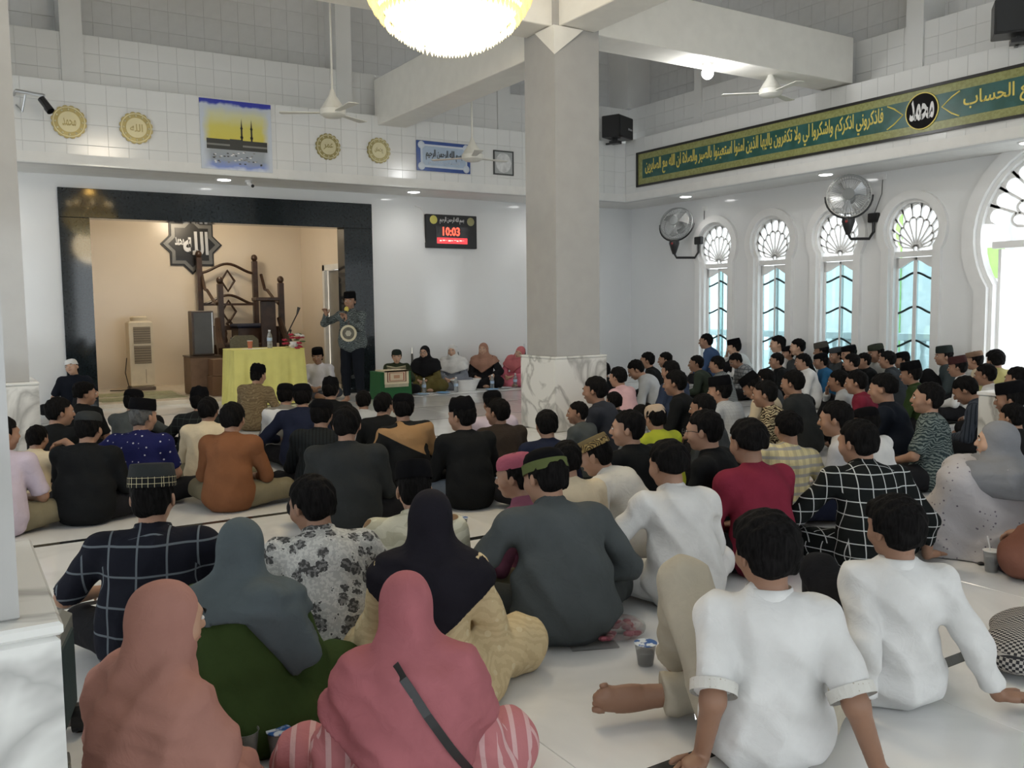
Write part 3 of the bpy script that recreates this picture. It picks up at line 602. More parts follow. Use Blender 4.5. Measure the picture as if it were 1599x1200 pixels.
# table with yellow cloth
tz = .83; tx, ty = 4.0, 13.3
t = thing('cloth_covered_table', 'table wrapped to the floor in pale yellow pleated cloth', 'table', (tx, ty, 0))
def skirt(b):
    n = 160; V = []; rows = 9
    for j in range(rows):
        f = j/(rows-1); z = tz*(1-f)+.01*f
        for i in range(n):
            s = i/n*4; k = int(s); u = s-k; hx, hy = .52, .30
            P = [(-hx, -hy), (hx, -hy), (hx, hy), (-hx, hy)]; A, B_ = P[k], P[(k+1) % 4]
            x, y = A[0]+(B_[0]-A[0])*u, A[1]+(B_[1]-A[1])*u; nr = [(0, -1), (1, 0), (0, 1), (-1, 0)][k]
            w_ = .03*f*(math.sin(i*.55)+.5*math.sin(i*1.3+1))+.03*f
            V.append((x+nr[0]*w_+x*.04*f, y+nr[1]*w_, z))
    F = [(j*n+i, j*n+(i+1) % n, (j+1)*n+(i+1) % n, (j+1)*n+i) for j in range(rows-1) for i in range(n)]; b.add(V, F)
ycl = mat('pale_yellow_cloth', (.74, .69, .22), .8, var=.05, bmp=.05); part('cloth_skirt', ycl, t, skirt, smooth=True); part('cloth_top', ycl, t, lambda b: b.box(-.525, .525, -.305, .305, tz-.02, tz+.004, .01)); part('frame', wood, t, lambda b: [b.box(sx*.45-.025, sx*.45+.025, sy*.22-.025, sy*.22+.025, 0, tz-.03) for sx in (-1, 1) for sy in (-1, 1)])
def bottle(lab, loc, h=.22, grp='water bottles'):
    t = thing('water_bottle', lab, 'bottle', loc, 0, grp); s = h/.22; pm = mat('clear_plastic', (.78, .84, .88), .12, trans=.75, var=.02)
    part('body', pm, t, lambda b: b.lathe([(.028*s, 0), (.032*s, .01*s), (.032*s, .06*s), (.029*s, .09*s), (.032*s, .12*s), (.03*s, .15*s), (.013*s, .195*s), (.012*s, .205*s)], 12), smooth=True); part('cap', white_p, t, lambda b: b.lathe([(.015*s, .2*s), (.015*s, .22*s)], 10)); part('label', mat('pale_blue_label', (.45, .58, .75), .4), t, lambda b: b.lathe([(.0325*s, .085*s), (.0325*s, .125*s)], 12)); return t
bottle('clear water bottle on the yellow table', (tx+.08, ty-.05, tz+.004), .27)
t = thing('drinking_cup', 'small orange cup on the yellow table', 'cup', (tx-.20, ty, tz+.004)); part('cup', mat('orange_plastic', (.5, .16, .08), .4), t, lambda b: b.lathe([(.03, 0), (.04, .11), (.037, .11), (.027, .01)], 14), smooth=True); part('lid', white_p, t, lambda b: b.lathe([(.042, .11), (.042, .118)], 14))
t = thing('paper_sheets', 'loose white papers on the yellow table', 'paper', (tx-.22, ty-.18, tz+.005)); part('sheet', white_p, t, lambda b: b.box(-.15, .1, -.08, .08, 0, .002)); part('sheet', white_p, t, lambda b: b.box(-.05, .2, -.06, .1, .002, .004))
t = thing('flower_arrangement', 'red and white artificial flowers on the corner of the yellow table', 'flowers', (tx+.40, ty-.2, tz+.004)); fr_, fw_, fg_ = mat('crimson_petal', (.40, .02, .05), .6), mat('white_petal', (.75, .7, .66), .6), mat('leaf_green', (.05, .13, .04), .6)
part('pot', white_p, t, lambda b: b.lathe([(.05, 0), (.065, .09)], 12))
for k in range(26):
    a, e = random.uniform(0, 2*PI), random.uniform(-.9, 1.2); r_ = random.uniform(.08, .16); c = (r_*math.cos(a)*math.cos(e), r_*math.sin(a)*math.cos(e)-.04, .08+.14*math.sin(e))
    if k < 18: part('blossom', fw_ if k % 4 == 0 else fr_, t, lambda b: [b.ball((c[0]+.022*math.cos(q), c[1]+.022*math.sin(q), c[2]+.008*(q % 2)), (.022, .02, .014), 6, 4) for q in range(6)])
    else: part('leaf', fg_, t, lambda b: b.ball(c, (.05, .018, .012), 6, 4))
# upholstered chair behind the table
t = thing('padded_chair', 'olive upholstered chair behind the yellow table', 'chair', (4.12, 14.55, mz)); ol = mat('olive_upholstery', (.14, .125, .08), .85, var=.2, vs=60); part('seat', ol, t, lambda b: b.box(-.23, .23, -.22, .22, .42, .50, .03)); part('backrest', ol, t, lambda b: b.prism([(-.23, .55), (.23, .55), (.23, .86), (.15, .93), (-.15, .93), (-.23, .86)], .18, .23, 'y'))
for sx in (-1, 1):
    for sy in (-1, 1): part('leg', blackp, t, lambda b: b.tube([(sx*.21, sy*.2, 0), (sx*.2, sy*.19, .43)], .013, 6))
    part('back_post', blackp, t, lambda b: b.tube([(sx*.2, .21, .43), (sx*.2, .225, .9)], .012, 6))
# green stand with rug, basin, plates, bottles along the front wall
gx, gy = 5.80, 12.75
t = thing('reading_stand', 'low stand draped in deep green cloth before the seated boy', 'table', (gx, gy, 0)); gm = mat('deep_green_cloth', (.012, .10, .03), .8, bmp=.1); part('drape', gm, t, lambda b: (b.prism([(-.27, 0), (.27, 0), (.25, .42), (-.25, .42)], -.2, .2, 'y'))); part('top', gm, t, lambda b: b.box(-.255, .255, -.21, .21, .42, .435, .006))
def rug_mat():
    m, nt, b = _new('patterned_rug'); tc = N(nt, 'ShaderNodeTexCoord'); sp = N(nt, 'ShaderNodeSeparateXYZ'); nt.links.new(tc.outputs['Object'], sp.inputs[0])
    ax = math_(nt, 'DIVIDE', math_(nt, 'ABSOLUTE', sp.outputs[0]), .2); az = math_(nt, 'DIVIDE', math_(nt, 'ABSOLUTE', math_(nt, 'SUBTRACT', sp.outputs[2], .36)), .1)
    d = math_(nt, 'MAXIMUM', ax, az); nt.links.new(ramp(nt, d, [(0, (.45, .25, .16)), (.25, (.62, .5, .36)), (.55, (.25, .05, .03)), (.62, (.6, .48, .34)), (.72, (.12, .03, .02)), (.80, (.66, .58, .42))], 'CONSTANT'), b.inputs['Base Color']); b.inputs['Roughness'].default_value = .9; return m
rg = rug_mat(); t2 = thing('small_rug', 'small cream and maroon fringed rug hanging over the green stand', 'rug', (gx, gy, 0)); part('pile', rg, t2, lambda b: (b.box(-.2, .2, -.235, -.213, .25, .455), b.box(-.2, .2, -.235, .12, .436, .455))); part('fringe', mat('cream_fringe', (.6, .55, .42), .9), t2, lambda b: [b.box(-.195+.02*k, -.183+.02*k, -.228, -.22, .20, .25) for k in range(20)])
t = thing('floor_cloth', 'white plastic sheet spread for food along the front wall', 'cloth', (7.55, 13.15, 0)); part('sheet', mat('white_sheet', (.8, .82, .83), .25, bmp=.1, bs_=6), t, lambda b: b.box(-1.35, 1.35, -.28, .28, 0.001, .004))
BT = [((6.36, 13.18), 'clear water bottle nearest the green stand'), ((6.60, 13.2), 'second clear water bottle from the green stand'), ((7.12, 13.05), 'clear water bottle in front of the white basin'), ((7.86, 13.12), 'clear water bottle before the woman in brown hijab'), ((8.35, 13.15), 'clear water bottle before the leaning woman in pink')]
for (x, y), lab in BT: bottle(lab, (x, y, .004), .25)
for (x, y), lab, c in (((6.45, 12.98), 'light blue plate beside the green stand', (.30, .55, .80)), ((6.85, 13.0), 'bright blue plate before the woman in black hijab', (.05, .33, .72)), ((7.78, 12.99), 'blue plate right of the white basin', (.12, .42, .78)), ((8.1, 13.1), 'grey plate near the pink woman', (.6, .6, .6))):
    t = thing('plate', lab, 'plate', (x, y, .004), 0, 'plates on the floor cloth'); part('dish', mat('plate_'+lab[:6]+str(c[0]), c, .3), t, lambda b: b.lathe([(.06, 0), (.12, .015), (.125, .018), (.118, .016), (.06, .005)], 20), smooth=True); part('rim', mat('plate_rim', (.7, .75, .8), .3), t, lambda b: b.tube([(.123*math.cos(2*PI*i/20), .123*math.sin(2*PI*i/20), .018) for i in range(20)], .003, 4, closed=True))
t = thing('basin', 'large white oval basin in front of the women', 'basin', (7.40, 13.22, .004)); part('bowl', white_p, t, lambda b: b.lathe([(.18, 0), (.26, .18), (.28, .185), (.27, .175), (.17, .02)], 28, sy=.6), smooth=True); part('rim', white_p, t, lambda b: b.tube([(.28*math.cos(2*PI*i/28), .168*math.sin(2*PI*i/28), .183) for i in range(28)], .008, 5, closed=True))
for (x, y, l, lab) in ((6.72, 13.85, .05, 'folded black music stand against the wall left of the black hijab'), (7.72, 13.85, -.06, 'folded black music stand between the white and brown hijabs'), (9.05, 13.85, .03, 'folded black music stand half hidden behind the middle column'), (10.55, 13.8, .04, 'folded black music stand right of the middle column')):
    t = thing('folded_stand', lab, 'stand', (x, y, 0), 0, 'folded stands along the wall'); part('pole', blackp, t, lambda b: b.tube([(0, 0, .01), (l, .12, .62)], [.035, .018], 8)); part('tip', steel, t, lambda b: b.tube([(l, .12, .62), (l*1.15, .135, .72)], .014, 8)); part('foot', blackp, t, lambda b: b.tube([(-.08, -.03, .01), (.08, .02, .01)], .012, 6))
# security cameras
t = thing('security_camera', 'black bullet security camera on a steel arm at the far left', 'camera', (.98, YP, 4.02)); part('arm', steel, t, lambda b: b.tube([(-.1, 0, .1), (-.08, -.15, .12), (.22, -.3, .06)], .02, 8)); part('bracket', steel, t, lambda b: b.tube([(-.08, -.02, -.03), (-.02, -.1, -.12), (.02, -.15, .08)], .012, 6)); part('body', blackp, t, lambda b: b.tube([(.18, -.3, .02), (.25, -.36, -.10)], [.045, .045], 12)); part('visor', blackp, t, lambda b: b.tube([(.24, -.35, -.09), (.27, -.38, -.14)], [.05, .05], 12, cap=False))
t = thing('security_camera', 'small white dome camera under the ceiling beside the downlight', 'camera', (3.92, 13.5, ZS)); part('mount', white_p, t, lambda b: b.lathe([(.05, -.03), (.05, 0)], 12)); part('body', white_p, t, lambda b: b.tube([(0, 0, -.04), (.03, -.1, -.09)], .03, 10)); part('lens', blackp, t, lambda b: b.tube([(.03, -.1, -.09), (.034, -.112, -.096)], .024, 10))
# downlights
lamp_em = mat('lamp_glow', (1, 1, 1), .5, emit=(1, .99, .96), es=14.0)
def downlight(x, y, lab, pw=16):
    t = thing('downlight', lab, 'light', (x, y, ZS), 0, 'round recessed downlights'); part('rim', white_p, t, lambda b: b.lathe([(.11, -.012), (.125, -.006), (.125, 0), (.08, 0)], 24)); part('diffuser', lamp_em, t, lambda b: b.lathe([(.095, -.014), (.095, -.010)], 24))
    l = bpy.data.lights.new('downlight_beam', 'SPOT'); l.energy = pw; l.spot_size = 2.4; l.spot_blend = .9; l.shadow_soft_size = .09; l.color = (1, .98, .94); o = bpy.data.objects.new('downlight_beam', l); COL.objects.link(o); o.location = (x, y, ZS-.03); o['kind'] = 'helper'
for (x, y, lab) in ((3.58, 13.55, 'downlight above the mihrab under the mosque picture'), (6.66, 13.55, 'downlight above the digital clock wall'), (9.3, 13.55, 'downlight half behind the middle column'), (11.2, 8.96, 'downlight above the nearer wall fan'), (11.2, 11.95, 'downlight above the far wall fan'), (11.2, 6.0, 'downlight above the arched doorway at the right edge'), (.6, 13.55, 'downlight above the far left wall')): downlight(x, y, lab)
t = thing('ceiling_lamp', 'warm ceiling lamp inside the mihrab', 'light', (3.8, 15.4, 3.3)); part('base', white_p, t, lambda b: b.lathe([(.2, -.02), (.2, 0)], 24)); part('diffuser', mat('warm_glow', (1, .9, .7), .5, emit=(1, .86, .62), es=6), t, lambda b: b.lathe([(.1, -.07), (.17, -.05), (.19, -.02)], 24), smooth=True)
l = bpy.data.lights.new('mihrab_light', 'POINT'); l.energy = 45; l.color = (1, .84, .62); l.shadow_soft_size = .2; o = bpy.data.objects.new('mihrab_light', l); COL.objects.link(o); o.location = (3.8, 15.4, 3.1); o['kind'] = 'helper'
# bare bulb under the beam
t = thing('light_bulb', 'glowing round bulb under the beam to the right wall', 'bulb', (8.3, 8.47, 4.43)); part('holder', white_p, t, lambda b: b.lathe([(.06, -.05), (.07, 0)], 14)); part('globe', mat('bulb_glow', (1, 1, 1), .4, emit=(1, 1, .98), es=12), t, lambda b: b.ball((0, 0, -.12), .075, 16, 12), smooth=True)
l = bpy.data.lights.new('bulb_light', 'POINT'); l.energy = 40; l.shadow_soft_size = .08; o = bpy.data.objects.new('bulb_light', l); COL.objects.link(o); o.location = (8.3, 8.47, 4.2); o['kind'] = 'helper'
# speakers on brackets
def wall_speaker(lab, loc, rz, brand):
    t = thing('wall_speaker', lab, 'speaker', loc, rz, 'black wall speakers'); part('cabinet', blackp, t, lambda b: b.box(-.27, .27, -.18, .16, -.19, .19, .012)); part('grille', mat('speaker_mesh', (.018, .019, .02), .65, bmp=.2, bs_=200), t, lambda b: b.box(-.25, .25, -.19, -.178, -.17, .17)); part('bracket', blackp, t, lambda b: (b.box(-.08, .08, -.05, .12, -.27, -.22), b.box(-.02, .02, 0, .08, -.23, -.18), b.box(-.02, .02, .05, .22, -.27, -.24)))
    lettering('lettering', brand, .035, silver, t, (.13, -.192, -.03), w=.15)
wall_speaker('black wall speaker on the front wall right of the column', (10.30, 12.75, 4.55), .42, 'BS Audio'); wall_speaker('black wall speaker at the top right corner of the picture', (10.50, 5.78, 4.60), -.95, 'BS Audio')
# wall fans
def wall_fan(lab, loc, yaw, tilt):
    t = thing('wall_fan', lab, 'fan', loc, 0, 'wall-mounted fans')
    R_ = Matrix.Rotation(yaw, 4, 'Z') @ Matrix.Rotation(tilt, 4, 'X')
    h = bpy.data.objects.new('fan_head', None); COL.objects.link(h); h.parent = t; h.matrix_local = R_
    wire = mat('cage_wire', (.42, .43, .43), .3, .8)
    for y, rr in ((-.10, .27), (0, .31), (.07, .26)): part('cage_ring', wire, h, lambda b: b.tube([(rr*math.cos(2*PI*i/36), y, rr*math.sin(2*PI*i/36)) for i in range(36)], .006 if y else .011, 5, closed=True))
    part('cage_wires', wire, h, lambda b: [b.tube([(.07*math.cos(a), -.13, .07*math.sin(a)), (.27*math.cos(a), -.10, .27*math.sin(a)), (.31*math.cos(a), 0, .31*math.sin(a)), (.26*math.cos(a), .07, .26*math.sin(a)), (.08*math.cos(a), .11, .08*math.sin(a))], .0028, 4) for a in np.linspace(0, 2*PI, 48, endpoint=False)])
    part('hub_badge', mat('grey_badge', (.2, .21, .21), .4), h, lambda b: disc(b, .085, -.145, -.13, 24)); part('motor', mat('motor_grey', (.3, .31, .31), .4), h, lambda b: disc(b, .09, .06, .24, 20))
    for k in range(3):
        a = k*2.094+.4; part('blade', mat('steel_blade', (.6, .61, .62), .25, .7), h, lambda b: b.add([(.06*math.cos(a-.3), .01, .06*math.sin(a-.3)), (.06*math.cos(a+.3), -.04, .06*math.sin(a+.3)), (.25*math.cos(a+.42), -.05, .25*math.sin(a+.42)), (.26*math.cos(a), -.01, .26*math.sin(a)), (.24*math.cos(a-.42), .03, .24*math.sin(a-.42)), (.06*math.cos(a-.3), .016, .06*math.sin(a-.3)), (.24*math.cos(a-.42), .036, .24*math.sin(a-.42))], [(0, 1, 2, 3, 4), (4, 6, 5, 0)]))
    yk = part('yoke', blackp, t, lambda b: b.tube([R_ @ Vector((.33*math.cos(a), .02, .33*math.sin(a))) for a in np.linspace(PI*1.0, PI*2.0, 15)], .015, 8))
    c = R_ @ Vector((0, .02, -.33)); part('control_box', blackp, t, lambda b: b.lathe([(.03, -.24), (.06, -.16), (.095, -.05), (.09, 0), (.05, .02)], 12, (c.x, c.y, c.z)), smooth=True)
    part('knob', mat('red_knob', (.3, .02, .02), .4), t, lambda b: b.ball((c.x-.08, c.y-.03, c.z-.05), .022, 8, 6))
    d = XW-loc[0]; part('arm', blackp, t, lambda b: b.tube([(c.x, c.y, c.z-.22), (c.x+.04, c.y-.02, c.z-.30), (d-.12, c.y-.16, c.z-.30), (d-.04, c.y-.17, c.z-.2), (d-.04, c.y-.17, c.z+.03)], .022, 8))
    part('wall_plate', blackp, t, lambda b: b.box(d-.07, d-.001, c.y-.25, c.y-.09, c.z-.06, c.z+.08, .01)); part('socket', white_p, t, lambda b: b.box(d-.02, d-.001, c.y-.35, c.y-.23, .22, .30)); part('cable', blackp, t, lambda b: b.tube([(d-.02, c.y-.17, c.z+.08), (d-.015, c.y-.28, c.z+.35), (d-.015, c.y-.29, .26)], .006, 5))
wall_fan('wall fan with black yoke facing the camera between the third and fourth windows', (11.36, 8.67, 2.98), -.95, -.08); wall_fan('far wall fan near the room corner turned to the left', (11.36, 12.36, 2.88), -1.15, -.35)
# ceiling fans
def ceiling_fan(lab, loc, a0, rod=None):
    t = thing('ceiling_fan', lab, 'ceiling fan', loc, 0, 'ceiling fans on long rods'); pl = mat('cream_fan_paint', (.70, .69, .63), .4); ztop = ZC-loc[2] if rod is None else rod
    part('rod', pl, t, lambda b: b.tube([(0, 0, .1), (0, 0, ztop)], .014, 8)); part('canopy', pl, t, lambda b: b.lathe([(.02, .28), (.05, .2), (.12, .09), (.14, .06)], 20), smooth=True); part('motor', pl, t, lambda b: b.lathe([(.10, -.05), (.15, -.02), (.155, .04), (.13, .07)], 24), smooth=True)
    for k in range(3):
        a = a0+k*2.094; ca, sa = math.cos(a), math.sin(a)
        bl_ = part('blade', pl, t, lambda b: b.add([(ca*r-sa*w_, sa*r+ca*w_, z) for z in (0, .008) for r, w_ in ((.14, -.035), (.14, .035), (.62, .065), (.64, 0), (.62, -.065))], [(4, 3, 2, 1, 0), (5, 6, 7, 8, 9), (0, 1, 6, 5), (1, 2, 7, 6), (2, 3, 8, 7), (3, 4, 9, 8), (4, 0, 5, 9)]))
ceiling_fan('ceiling fan hanging left of the long beam beside the chandelier', (4.1, 10.5, 3.76), .55); ceiling_fan('ceiling fan hanging low in front of the blue plaque', (6.55, 11.4, 3.55), .15); ceiling_fan('ceiling fan below the beam to the right wall', (9.45, 8.47, 4.2), .3, .24)
# chandelier
t = thing('chandelier', 'glowing gold crystal bowl chandelier at the top of the picture', 'chandelier', (2.95, 5.4, 0)); cg = mat('warm_crystal', (.95, .78, .42), .15, var=.15, vs=20, emit=(1, .72, .28), es=.5, trans=.3); cg2 = mat('bright_crystal', (1, .95, .8), .15, var=.1, vs=20, emit=(1, .86, .5), es=.9, trans=.3); gl = mat('polished_gold', (.75, .5, .15), .2, .95)
prof = [(.06, 3.13), (.15, 3.14), (.23, 3.16), (.30, 3.195), (.36, 3.235), (.42, 3.28), (.465, 3.33), (.505, 3.385), (.535, 3.44), (.552, 3.50), (.56, 3.56), (.555, 3.62), (.5, 3.70), (.42, 3.78), (.36, 3.9), (.34, 4.0)]
for i, (r_, z) in enumerate(prof):
    n_ = max(6, int(2*PI*r_/.042))
    o = part('crystal_tier', cg2 if i < 6 else cg, t, lambda b: [b.add([(r_*math.cos(a)+dx*math.cos(a)-dy*math.sin(a), r_*math.sin(a)+dx*math.sin(a)+dy*math.cos(a), z+dz) for dx, dy, dz in ((.016, 0, 0), (-.016, 0, 0), (0, .018, 0), (0, -.018, 0), (0, 0, .035), (0, 0, -.04))], [(0, 2, 4), (2, 1, 4), (1, 3, 4), (3, 0, 4), (2, 0, 5), (1, 2, 5), (3, 1, 5), (0, 3, 5)]) for a in [2*PI*(k+.5*(i % 2))/n_ for k in range(n_)]])
    if i in (11, 13, 15): part('gold_ring', gl, t, lambda b: b.tube([(r_*math.cos(2*PI*k/40), r_*math.sin(2*PI*k/40), z+.03) for k in range(40)], .018, 6, closed=True))
part('inner_bowl', mat('warm_diffuser', (1, .9, .65), .5, emit=(1, .82, .45), es=1.5), t, lambda b: b.lathe([(r_*.93, z+.015) for r_, z in prof[:12]], 32), smooth=True)
part('stem', gl, t, lambda b: b.tube([(0, 0, 3.9), (0, 0, ZC)], .025, 8)); part('crown', gl, t, lambda b: b.lathe([(.3, 4.02), (.25, 4.06), (.1, 4.2), (.04, 4.4)], 24), smooth=True)
for k in range(8): a = 2*PI*k/8; part('candle_bulb', mat('flame_bulb', (1, .9, .7), .4, emit=(1, .75, .4), es=15), t, lambda b: b.ball((.44*math.cos(a), .44*math.sin(a), 3.86), (.02, .02, .05), 8, 6))
l = bpy.data.lights.new('chandelier_light', 'POINT'); l.energy = 60; l.color = (1, .8, .5); l.shadow_soft_size = .4; o = bpy.data.objects.new('chandelier_light', l); COL.objects.link(o); o.location = (2.95, 5.4, 2.9); o['kind'] = 'helper'
l = bpy.data.lights.new('upper_hall_fill', 'POINT'); l.energy = 170; l.color = (1, .87, .68); l.shadow_soft_size = .35; o = bpy.data.objects.new('upper_hall_fill', l); COL.objects.link(o); o.location = (2.95, 5.4, 4.75); o['kind'] = 'helper'  # fill lamp added above the chandelier to brighten the upper walls and beams
# things on the floor near the camera
pet = mat('clear_cup_plastic', (.86, .88, .88), .1, trans=.8, var=.02)
def cup(px, py, lab, h=.11, r=.038, lid=None, tilt=None, water=True):
    p = onz(px, py); t = thing('plastic_cup', lab, 'cup', (p[0], p[1], 0.0), 0, 'clear plastic cups'); part('cup', pet, t, lambda b: b.lathe([(r*.72, 0), (r, h), (r*1.06, h), (r*.95, h-.004), (r*.68, .004)], 18), smooth=True)
    if lid: part('lid', lid, t, lambda b: b.lathe([(r*1.08, h), (r*1.08, h+.003), (r*.5, h+.004)], 18))
    if water: part('water', mat('water', (.85, .9, .9), .05, trans=.9), t, lambda b: b.lathe([(r*.7, .005), (r*.85, h*.6)], 16))
    return t
def lid_mat():
    m, nt, b = _new('blue_white_lid'); n = N(nt, 'ShaderNodeTexNoise'); n.inputs['Scale'].default_value = 28; nt.links.new(coords(nt), n.inputs[0]); nt.links.new(ramp(nt, n.outputs[0], [(.46, (.75, .8, .85)), (.52, (.03, .12, .38))]), b.inputs['Base Color']); b.inputs['Roughness'].default_value = .3; return m
lidm = lid_mat()
cup(1008, 1038, 'clear water cup with blue and white film lid beside the reclining boy', .085, .042, lidm); cup(384, 1200, 'empty clear cup at the bottom edge beside the green dress', .12, .042, None, water=False); cup(437, 1190, 'clear cup with blue film beside the pink skirt', .10, .036, lidm); cup(328, 880, 'clear cup with blue label between the plaid shirt and grey hijab', .09, .036, lidm); c_ = cup(1548, 893, 'clear cup with drinking straw before the grey hijab woman', .11, .042, white_p)
part('straw', white_p, c_, lambda b: b.tube([(-.01, 0, .1), (-.03, .01, .19)], .004, 6)); cup(722, 826, 'small water cup on the floor beyond the black hijab', .07, .035, lidm)
p = onz(1567, 889); t = thing('phone', 'dark blue smartphone lying face down by the cup', 'phone', (p[0], p[1], 0), -.5); part('body', mat('navy_phone', (.012, .014, .03), .2), t, lambda b: b.box(-.045, .045, -.085, .085, 0, .009, .003)); part('camera_bump', blackp, t, lambda b: b.box(-.035, -.01, .04, .075, .009, .011))
p = onz(1534, 882); t = thing('car_key', 'small black key fob left of the straw cup', 'key', (p[0], p[1], 0)); part('fob', blackp, t, lambda b: b.ball((0, 0, .009), (.04, .018, .009), 10, 6), smooth=True); part('tag', steel, t, lambda b: b.box(.04, .08, -.006, .006, 0, .012))
p = onz(950, 1000); t = thing('snack_bag', 'clear bag of pink snacks in a tray behind the grey shirt', 'snack', (p[0], p[1], 0), -.4); cl = mat('clear_film', (.85, .86, .86), .08, trans=.9, alpha=.35); part('tray', cl, t, lambda b: b.box(-.18, .02, -.1, .08, 0, .012, .004)); part('bag', cl, t, lambda b: b.ball((.05, .02, .045), (.12, .09, .05), 14, 8), smooth=True)
for k in range(26): q = (random.uniform(-.04, .13), random.uniform(-.05, .07), random.uniform(.015, .055)); part('snack_piece', mat('pink_snack_%d' % (k % 3), [(.42, .14, .16), (.35, .09, .12), (.55, .28, .27)][k % 3], .5), t, lambda b: b.ball(q, (.022, .012, .012), 6, 4))
p = onz(982, 984); t = thing('candy', 'small twisted red-wrapped candy beside the snack bag', 'candy', (p[0], p[1], 0), .3); part('wrapper', mat('red_wrap', (.5, .1, .12), .25), t, lambda b: b.ball((0, 0, .018), (.025, .018, .018), 8, 6)); part('twist', cl, t, lambda b: (b.ball((.035, 0, .018), (.016, .014, .006), 6, 4), b.ball((-.035, 0, .018), (.016, .014, .006), 6, 4)))
p = onz(1113, 968); t = thing('sweet_wrapper', 'crumpled silver wrapper on the floor behind the reclining boy', 'wrapper', (p[0], p[1], 0)); part('foil', steel, t, lambda b: (b.box(-.05, .03, -.02, .02, 0, .006), b.box(-.01, .06, -.01, .03, .004, .012))); part('print', blackp, t, lambda b: b.box(0, .04, -.005, .02, .012, .014))
# trolley speaker by the near column
t = thing('trolley_speaker', 'grey and black wheeled trolley speaker beside the near marble column', 'speaker', (.15, 3.10, 0), -.25); gp = mat('grey_plastic', (.20, .205, .19), .45); part('case', gp, t, lambda b: b.box(-.13, .11, -.22, .20, .07, .42, .025)); part('grille', mat('dark_teal_grille', (.03, .055, .06), .6, bmp=.2, bs_=200), t, lambda b: b.box(.108, .118, -.18, .16, .11, .36)); part('handle', blackp, t, lambda b: b.tube([(-.08, -.1, .42), (-.08, -.1, .44), (-.08, .1, .44), (-.08, .1, .42)], .012, 6)); part('panel', mat('panel_grey', (.32, .33, .31), .4), t, lambda b: b.box(-.10, .08, -.10, .12, .42, .425))
for (x, y) in ((.10, -.2), (.10, .17), (-.12, -.2)): wq = part('wheel', blackp, t, lambda b: b.prism([(y+.048*math.cos(q), .048+.048*math.sin(q)) for q in np.linspace(0, 2*PI, 16, endpoint=False)], x, x+.04, 'x')); part('hub', gp, wq, lambda b: b.prism([(y+.02*math.cos(q), .048+.02*math.sin(q)) for q in np.linspace(0, 2*PI, 10, endpoint=False)], x+.038, x+.045, 'x'))
# white box at the right edge
p = onz(1592, 790); t = thing('donation_box', 'white tiled box at the right edge behind the grey hijab woman', 'box', (p[0]+.95, p[1]+.45, 0), 0); part('case', base_m, t, lambda b: b.box(-.2, .3, -.3, .3, 0, .66, .01)); part('top', white_p, t, lambda b: b.box(-.21, .31, -.31, .31, .66, .69, .005))
# ------------------------------------------------------------------ people: smooth blended bodies meshed with surface nets
def snet(fn, lo, hi, h):
    lo = np.asarray(lo, float); n = np.maximum(3, np.ceil((np.asarray(hi)-lo)/h).astype(int)+1)
    ax = [(lo[i]+h*np.arange(n[i])).astype(np.float32) for i in range(3)]
    G = np.stack(np.meshgrid(*ax, indexing='ij'), -1).reshape(-1, 3)
    return snet_grid(fn(G).reshape(n).astype(np.float32), lo, n, h)
def snet_grid(D, lo, n, h):
    s = D < 0
    c = np.zeros(n-1, np.uint8)
    for i in (0, 1):
        for j in (0, 1):
            for k in (0, 1): c += s[i:n[0]-1+i, j:n[1]-1+j, k:n[2]-1+k]
    act = np.argwhere((c > 0) & (c < 8)); idm = -np.ones(n-1, np.int32); idm[tuple(act.T)] = np.arange(len(act))
    acc = np.zeros((len(act), 3), np.float32); cnt = np.zeros(len(act), np.float32)
    offs = [(i, j, k) for i in (0, 1) for j in (0, 1) for k in (0, 1)]
    for a in range(3):
        for o in offs:
            if o[a]: continue
            p = act+np.array(o); q = p.copy(); q[:, a] += 1
            d0 = D[tuple(p.T)]; d1 = D[tuple(q.T)]; m = (d0 < 0) != (d1 < 0)
            t = d0[m]/(d0[m]-d1[m]); v = np.repeat(np.array([o], np.float32), m.sum(), 0); v[:, a] += t
            acc[m] += v; cnt[m] += 1
    V = lo+h*(act+acc/cnt[:, None])
    Q = []
    for a in range(3):
        b, cc = (a+1) % 3, (a+2) % 3
        sl0 = [slice(None)]*3; sl1 = [slice(None)]*3; sl0[a] = slice(0, n[a]-1); sl1[a] = slice(1, n[a])
        e = np.argwhere(s[tuple(sl0)] != s[tuple(sl1)])
        e = e[(e[:, b] > 0) & (e[:, cc] > 0) & (e[:, b] < n[b]-1) & (e[:, cc] < n[cc]-1)]
        if not len(e): continue
        ins = s[tuple(e.T)]
        def cid(db, dc):
            p = e.copy(); p[:, b] += db; p[:, cc] += dc; return idm[tuple(p.T)]
        q = np.stack([cid(-1, -1), cid(0, -1), cid(0, 0), cid(-1, 0)], 1)
        q[~ins] = q[~ins][:, ::-1]; Q.append(q)
    return V.astype(np.float32), np.concatenate(Q).astype(np.int32)
